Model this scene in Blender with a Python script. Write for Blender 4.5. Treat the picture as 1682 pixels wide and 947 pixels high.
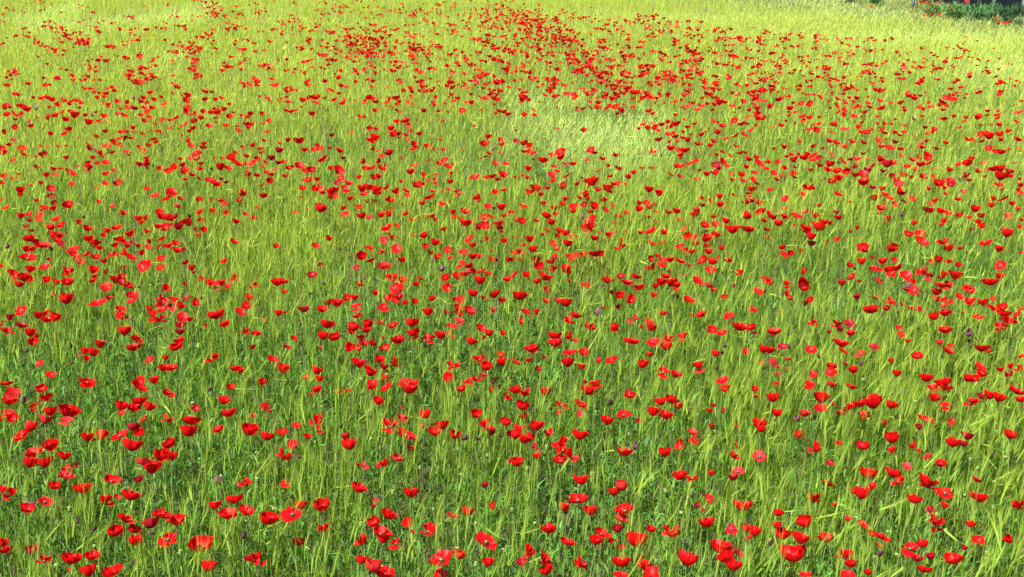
import bpy, math, random
import numpy as np
from mathutils import Vector, Matrix, Euler

for o in list(bpy.data.objects): bpy.data.objects.remove(o)
S = bpy.context.scene
COL = S.collection
R = np.random.default_rng(7)
random.seed(7)
rad = math.radians

# ------------------------------------------------------------------ camera
CAM_H, PITCH, FPX = 2.9, 20.7, 1650.0           # metres, degrees down, focal length in photo pixels
PW, PH = 1682.0, 947.0
cd = bpy.data.cameras.new('camera'); cam = bpy.data.objects.new('camera', cd); COL.objects.link(cam)
cam.location = (0, 0, CAM_H); cam.rotation_euler = (rad(90 - PITCH), 0, 0)
cd.sensor_width = 36.0; cd.lens = 36.0 * FPX / PW
cd.clip_start = 0.05; cd.clip_end = 5000
S.camera = cam

# ------------------------------------------------------------------ sky, sun, exposure
SUN_EL, SUN_AZ = 62.0, 222.0                    # azimuth clockwise from +Y (the way the camera looks)
w = bpy.data.worlds.new('World'); S.world = w; w.use_nodes = True
nt = w.node_tree; bg = nt.nodes['Background']
sky = nt.nodes.new('ShaderNodeTexSky'); sky.sky_type = 'NISHITA'; sky.sun_disc = False
sky.sun_elevation = rad(SUN_EL); sky.sun_rotation = rad(SUN_AZ)
nt.links.new(sky.outputs[0], bg.inputs[0]); bg.inputs[1].default_value = 0.08
sd = bpy.data.lights.new('sun', 'SUN'); sd.energy = 5.0; sd.angle = rad(0.5); sd.color = (1, 0.95, 0.87)
sun = bpy.data.objects.new('sun', sd); COL.objects.link(sun)
sv = Vector((math.sin(rad(SUN_AZ)) * math.cos(rad(SUN_EL)), math.cos(rad(SUN_AZ)) * math.cos(rad(SUN_EL)), math.sin(rad(SUN_EL))))
sun.rotation_euler = (-sv).to_track_quat('-Z', 'Y').to_euler(); sun.location = (-10, -10, 30)
vs = S.view_settings
vs.view_transform = 'Standard'; vs.look = 'None'; vs.gamma = 1; vs.use_curve_mapping = False
vs.exposure = 1.75
S.cycles.max_bounces = 6; S.cycles.diffuse_bounces = 3; S.cycles.transmission_bounces = 4; S.cycles.glossy_bounces = 2

# ------------------------------------------------------------------ ground points seen through the lens
CP, SP = math.cos(rad(PITCH)), math.sin(rad(PITCH))
def unproj(px, py, z):
    """photo pixel -> the point at height z above the ground"""
    a = (np.asarray(px, float) - PW / 2) / FPX; b = (PH / 2 - np.asarray(py, float)) / FPX
    dy = CP + b * SP; dz = -SP + b * CP
    t = (z - CAM_H) / dz
    return a * t, dy * t
def proj(x, y, z):
    zz = np.asarray(z, float) - CAM_H
    dep = y * CP - zz * SP; up = y * SP + zz * CP
    return PW / 2 + FPX * x / dep, PH / 2 - FPX * up / dep, dep

# ------------------------------------------------------------------ mesh and object helpers
def mesh(name, V, Q=None, T=None, mats=(), col=None, smooth=False, mi=None):
    me = bpy.data.meshes.new(name)
    V = np.asarray(V, np.float32).reshape(-1, 3)
    me.vertices.add(len(V)); me.vertices.foreach_set('co', V.ravel())
    loops, starts, n = [], [], 0
    for F, k in ((Q, 4), (T, 3)):
        if F is not None and len(F):
            F = np.asarray(F, np.int32).reshape(-1, k)
            loops.append(F.ravel()); starts.append(n + np.arange(len(F), dtype=np.int32) * k); n += F.size
    loops = np.concatenate(loops); starts = np.concatenate(starts)
    me.loops.add(n); me.loops.foreach_set('vertex_index', loops)
    me.polygons.add(len(starts)); me.polygons.foreach_set('loop_start', starts)
    if smooth: me.polygons.foreach_set('use_smooth', np.ones(len(starts), bool))
    if mi is not None: me.polygons.foreach_set('material_index', np.asarray(mi, np.int32))
    if col is not None:
        at = me.attributes.new('tint', 'FLOAT_COLOR', 'POINT')
        c = np.ones((len(V), 4), np.float32); c[:, :3] = col
        at.data.foreach_set('color', c.ravel())
    for m in mats: me.materials.append(m)
    me.update(calc_edges=True)
    return me
def link(name, me, parent=None, **props):
    o = bpy.data.objects.new(name, me); COL.objects.link(o)
    if parent is not None: o.parent = parent
    for k, v in props.items(): o[k] = v
    return o
def thing(name, loc, rz=0.0, **props):
    o = link(name, None, **props); o.location = loc; o.rotation_euler = (0, 0, rz); o.empty_display_size = 0.05
    return o

class Acc:
    """collects vertex, face and colour arrays"""
    def __init__(s): s.V, s.Q, s.T, s.C, s.n = [], [], [], [], 0
    def add(s, V, Q=None, T=None, C=(1, 1, 1)):
        V = np.asarray(V, np.float32).reshape(-1, 3)
        if Q is not None: s.Q.append(np.asarray(Q, np.int32).reshape(-1, 4) + s.n)
        if T is not None: s.T.append(np.asarray(T, np.int32).reshape(-1, 3) + s.n)
        s.C.append(np.broadcast_to(np.asarray(C, np.float32), V.shape)); s.V.append(V); s.n += len(V)
    def mesh(s, name, mats, smooth=False):
        return mesh(name, np.concatenate(s.V), np.concatenate(s.Q) if s.Q else None, np.concatenate(s.T) if s.T else None, mats, np.concatenate(s.C), smooth)

def ribbons(base, length, direc, lean, droop, width, face, nseg, col, acc, up=1.0, taper=1.0, wpow=1.0):
    """N tapering blades: rise from base, bend towards direc (angle) by lean, tip falls by droop (all fractions of length)"""
    N = len(base)
    t = np.linspace(0, 1, nseg + 1)[None, :]
    L = length[:, None]
    hor = L * (lean[:, None] * (0.25 * t + 0.75 * t ** 2))
    z = L * (up * t * np.sqrt(np.clip(1 - (lean[:, None] * t) ** 2 * 0.5, 0.2, 1)) - droop[:, None] * t ** 3)
    cx = base[:, 0:1] + np.cos(direc)[:, None] * hor; cy = base[:, 1:2] + np.sin(direc)[:, None] * hor; cz = base[:, 2:3] + z
    prof = np.clip((1 - t ** 2 * taper), 0.06, 1) * (1 if wpow == 0 else np.clip(0.55 + 1.6 * t, 0, 1))
    hw = 0.5 * width[:, None] * prof
    sx = np.cos(face)[:, None] * hw; sy = np.sin(face)[:, None] * hw
    V = np.stack([np.stack([cx - sx, cy - sy, cz], -1), np.stack([cx + sx, cy + sy, cz], -1)], 2).reshape(N, -1, 3)
    k = np.arange(nseg)[None, :] * 2 + (np.arange(N) * 2 * (nseg + 1))[:, None]
    Q = np.stack([k, k + 1, k + 3, k + 2], -1).reshape(-1, 4)
    acc.add(V, Q, None, np.repeat(col, 2 * (nseg + 1), 0))
    return np.stack([cx[:, -1], cy[:, -1], cz[:, -1]], -1)

def spindles(base, axis, length, radius, sides, rings, col, acc):
    """N pointed bodies along axis (ears, pods)"""
    N = len(base)
    a = axis / np.linalg.norm(axis, axis=1, keepdims=True)
    h = np.where(np.abs(a[:, 2:3]) < 0.9, np.array([[0, 0, 1.0]]), np.array([[1.0, 0, 0]]))
    u = np.cross(a, h); u /= np.linalg.norm(u, axis=1, keepdims=True); v = np.cross(a, u)
    tt = np.linspace(0, 1, rings); pr = np.clip(np.sin(np.pi * (0.1 + 0.86 * tt)) ** 0.6, 0.12, 1)
    ang = np.arange(sides) * 2 * np.pi / sides
    ph = R.uniform(0, 6.28, N)[:, None]
    ca, sa = np.cos(ang[None] + ph), np.sin(ang[None] + ph)
    ringv = u[:, None, :] * ca[..., None] + v[:, None, :] * sa[..., None]              # N,sides,3
    V = base[:, None, None, :] + a[:, None, None, :] * (tt[None, :, None, None] * length[:, None, None, None]) \
        + ringv[:, None] * (pr[None, :, None, None] * radius[:, None, None, None])
    i = np.arange(rings - 1)[:, None] * sides; j = np.arange(sides)[None]; j2 = (j + 1) % sides
    q = np.stack([i + j, i + j2, i + sides + j2, i + sides + j], -1).reshape(-1, 4)
    Q = (q[None] + (np.arange(N) * sides * rings)[:, None, None]).reshape(-1, 4)
    acc.add(V, Q, None, np.repeat(col, sides * rings, 0))

# ------------------------------------------------------------------ materials
def plant_material(name, color=None, trans=0.35, rough=0.5, spec=0.3, noise=0.0, tcol=(1.0, 1.0, 0.7), nscale=60, sheen=0.0):
    m = bpy.data.materials.new(name); m.use_nodes = True
    n = m.node_tree; n.nodes.clear(); L = n.links.new
    out = n.nodes.new('ShaderNodeOutputMaterial'); mix = n.nodes.new('ShaderNodeMixShader')
    p = n.nodes.new('ShaderNodeBsdfPrincipled'); t = n.nodes.new('ShaderNodeBsdfTranslucent')
    if color is None:
        a = n.nodes.new('ShaderNodeAttribute'); a.attribute_name = 'tint'; src = a.outputs['Color']
    else:
        c = n.nodes.new('ShaderNodeRGB'); c.outputs[0].default_value = (*color, 1); src = c.outputs[0]
    if noise:
        tx = n.nodes.new('ShaderNodeTexNoise'); tx.inputs['Scale'].default_value = nscale; tx.inputs['Detail'].default_value = 2
        g = n.nodes.new('ShaderNodeTexCoord'); L(g.outputs['Object'], tx.inputs['Vector'])
        oi = n.nodes.new('ShaderNodeObjectInfo')
        ad = n.nodes.new('ShaderNodeMath'); ad.operation = 'ADD'; L(tx.outputs['Fac'], ad.inputs[0])
        sc = n.nodes.new('ShaderNodeMath'); sc.operation = 'MULTIPLY'; L(oi.outputs['Random'], sc.inputs[0]); sc.inputs[1].default_value = 0.5
        L(sc.outputs[0], ad.inputs[1])
        mr = n.nodes.new('ShaderNodeMapRange'); L(ad.outputs[0], mr.inputs[0])
        mr.inputs[1].default_value = 0.25; mr.inputs[2].default_value = 1.25; mr.inputs[3].default_value = 1 - noise; mr.inputs[4].default_value = 1 + noise
        mu = n.nodes.new('ShaderNodeMix'); mu.data_type = 'RGBA'; mu.blend_type = 'MULTIPLY'; mu.inputs[0].default_value = 1
        L(src, mu.inputs[6]); L(mr.outputs[0], mu.inputs[7]); src = mu.outputs[2]
    L(src, p.inputs['Base Color']); p.inputs['Roughness'].default_value = rough; p.inputs['Specular IOR Level'].default_value = spec
    tm = n.nodes.new('ShaderNodeMix'); tm.data_type = 'RGBA'; tm.blend_type = 'MULTIPLY'; tm.inputs[0].default_value = 1
    L(src, tm.inputs[6]); tm.inputs[7].default_value = (*tcol, 1); L(tm.outputs[2], t.inputs[0])
    mix.inputs[0].default_value = trans
    L(p.outputs[0], mix.inputs[1]); L(t.outputs[0], mix.inputs[2]); L(mix.outputs[0], out.inputs[0])
    return m
def solid(name, color, rough=0.8, nscale=8.0, var=0.25, spec=0.3):
    m = bpy.data.materials.new(name); m.use_nodes = True
    n = m.node_tree; p = n.nodes['Principled BSDF']; L = n.links.new
    tx = n.nodes.new('ShaderNodeTexNoise'); tx.inputs['Scale'].default_value = nscale; tx.inputs['Detail'].default_value = 6
    g = n.nodes.new('ShaderNodeTexCoord'); L(g.outputs['Object'], tx.inputs['Vector'])
    r = n.nodes.new('ShaderNodeValToRGB'); L(tx.outputs['Fac'], r.inputs[0])
    r.color_ramp.elements[0].position = 0.3; r.color_ramp.elements[1].position = 0.7
    r.color_ramp.elements[0].color = (*[c * (1 - var) for c in color], 1); r.color_ramp.elements[1].color = (*[c * (1 + var) for c in color], 1)
    L(r.outputs[0], p.inputs['Base Color']); p.inputs['Roughness'].default_value = rough; p.inputs['Specular IOR Level'].default_value = spec
    bp = n.nodes.new('ShaderNodeBump'); bp.inputs['Strength'].default_value = 0.4; L(tx.outputs['Fac'], bp.inputs['Height']); L(bp.outputs[0], p.inputs['Normal'])
    return m
M_GREEN = plant_material('barley_green', trans=0.52, rough=0.6, spec=0.14, tcol=(1.05, 1.0, 0.5))
M_WEED = plant_material('weed_green', trans=0.3, rough=0.6, spec=0.15, tcol=(1.0, 1.0, 0.6))
M_PETAL = plant_material('poppy_petal', trans=0.45, rough=0.45, spec=0.16, noise=0.16, nscale=45, tcol=(1.0, 0.6, 0.4))
M_PETALS = plant_material('far_poppy_petal', trans=0.45, rough=0.45, spec=0.16, tcol=(1.0, 0.6, 0.4))
M_WILT = plant_material('wilted_petal', trans=0.2, rough=0.6, spec=0.3, noise=0.25, nscale=80, tcol=(1, .6, .6))
M_STEM = plant_material('poppy_stem', (0.14, 0.22, 0.045), trans=0.1, rough=0.6)
M_POD = plant_material('seed_pod', (0.15, 0.21, 0.06), trans=0.15, rough=0.55, noise=0.2, nscale=120)
M_DARK = solid('stamens', (0.012, 0.008, 0.014), 0.7, 300, 0.3)
M_SOIL = solid('soil', (0.06, 0.05, 0.028), 0.95, 3.0, 0.4)
M_POST = solid('weathered_wood', (0.34, 0.34, 0.33), 0.85, 14, 0.3)
M_NET = solid('dark_netting', (0.008, 0.010, 0.016), 0.95, 30, 0.35, 0.05)
M_STONE = solid('pale_stone', (0.3, 0.29, 0.25), 0.9, 20, 0.25)

# ------------------------------------------------------------------ the setting
gr = Acc(); gx = np.linspace(-1, 1, 41); gx = np.sign(gx) * (np.abs(gx) ** 3) * 1500
X, Y = np.meshgrid(gx, gx + 15)
i = (np.arange(40)[:, None] * 41 + np.arange(40)[None]).ravel()
gr.add(np.stack([X, Y, np.zeros_like(X)], -1), np.stack([i, i + 1, i + 42, i + 41], -1))
link('ground', gr.mesh('ground', [M_SOIL]), kind='structure', label='dark soil under the barley and poppies')

# edge of the field: the line between two canopy points of the photograph
EA = np.array(unproj(1290, 5, 0.55)); EB = np.array(unproj(1690, 48, 0.55))
en = np.array([EB[1] - EA[1], -(EB[0] - EA[0])]); en /= np.linalg.norm(en)
if en[0] < 0: en = -en                                     # points out of the field, to the right
def outside(x, y): return (x - EA[0]) * en[0] + (y - EA[1]) * en[1]

# smooth noise on the plan of the field
_w = [(R.uniform(0.15, 1.6) * np.array([math.cos(a), math.sin(a)]), R.uniform(0, 6.28)) for a in R.uniform(0, 6.28, 22)]
def noise(x, y, s=1.0, k=0):
    v = 0
    for (f, p) in _w[k:k + 11]: v = v + np.sin((x * f[0] + y * f[1]) * s + p)
    return v / 3.3
def blob(x, y, px, py, sx, sy, z=0.5):
    """soft patch given in photo pixels, laid out on the ground"""
    qx, qy, _ = proj(x, y, z)
    return np.exp(-((qx - px) / sx) ** 2 - ((qy - py) / sy) ** 2)
def band(x, y, x0, y0, x1, y1, wd):
    qx, qy, _ = proj(x, y, 0.5)
    t = np.clip(((qx - x0) * (x1 - x0) + (qy - y0) * (y1 - y0)) / ((x1 - x0) ** 2 + (y1 - y0) ** 2), 0, 1)
    return np.exp(-((qx - x0 - t * (x1 - x0)) ** 2 * 0.15 + (qy - y0 - t * (y1 - y0)) ** 2) / wd ** 2)
def lodged(x, y):
    v = blob(x, y, 965, 208, 112, 46) + 0.9 * blob(x, y, 870, 165, 65, 28) + 0.7 * blob(x, y, 1035, 238, 50, 16) + .5 * blob(x, y, 1000, 180, 50, 18)
    v = v * np.clip(0.68 + 0.5 * noise(x, y, 3.2, 2), 0.1, 1.1)
    v = v + 1.1 * band(x, y, 0, 28, 110, 2, 7) + 1.1 * band(x, y, 60, 40, 330, 8, 8) + 0.9 * band(x, y, 150, 36, 300, 18, 6) + 0.6 * blob(x, y, 265, 92, 36, 8) + .5 * blob(x, y, 420, 20, 60, 5)
    v = v + 0.5 * blob(x, y, 1640, 108, 90, 26) + 0.45 * blob(x, y, 1180, 25, 200, 9) + 0.45 * blob(x, y, 1450, 55, 160, 12) + .4 * blob(x, y, 1620, 60, 120, 8)
    return np.clip(v, 0, 1)
def yellow(x, y):
    v = 0
    for p in ((440, 400, 150, 90), (1480, 560, 170, 70), (1640, 620, 80, 90), (1230, 800, 70, 90), (480, 790, 70, 70), (800, 690, 90, 60), (1000, 360, 120, 60),
              (1560, 480, 150, 60), (560, 330, 150, 50), (250, 720, 60, 50), (1600, 850, 60, 80), (820, 480, 60, 40), (1350, 850, 50, 50), (80, 480, 60, 60)):
        v = v + blob(x, y, *p)
    return np.clip(v, 0, 1)
def weedy(x, y):
    v = 0.40 + 0.42 * noise(x, y, 1.5)
    for p in ((170, 590, 150, 60), (90, 690, 120, 70), (560, 430, 60, 45), (720, 440, 90, 50), (1090, 740, 80, 60), (1330, 720, 70, 50),
              (330, 790, 150, 60), (880, 600, 90, 40), (30, 560, 50, 40), (640, 870, 80, 50), (1000, 800, 120, 50), (1560, 860, 70, 50),
              (700, 530, 120, 30), (560, 250, 40, 20), (1160, 260, 80, 25), (1380, 470, 120, 30), (60, 760, 80, 40), (1150, 880, 80, 60)):
        v = v + 0.5 * blob(x, y, *p)
    for p in ((440, 400, 130, 90), (1480, 560, 150, 60), (1640, 640, 80, 70), (1230, 780, 60, 70), (480, 780, 60, 60), (800, 700, 80, 60), (1000, 380, 70, 50)):
        v = v - 0.45 * blob(x, y, *p)
    d = np.hypot(x, y)
    return np.clip(v, 0.02, 1) * np.clip(1.15 - d / 28, 0.12, 1)

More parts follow.
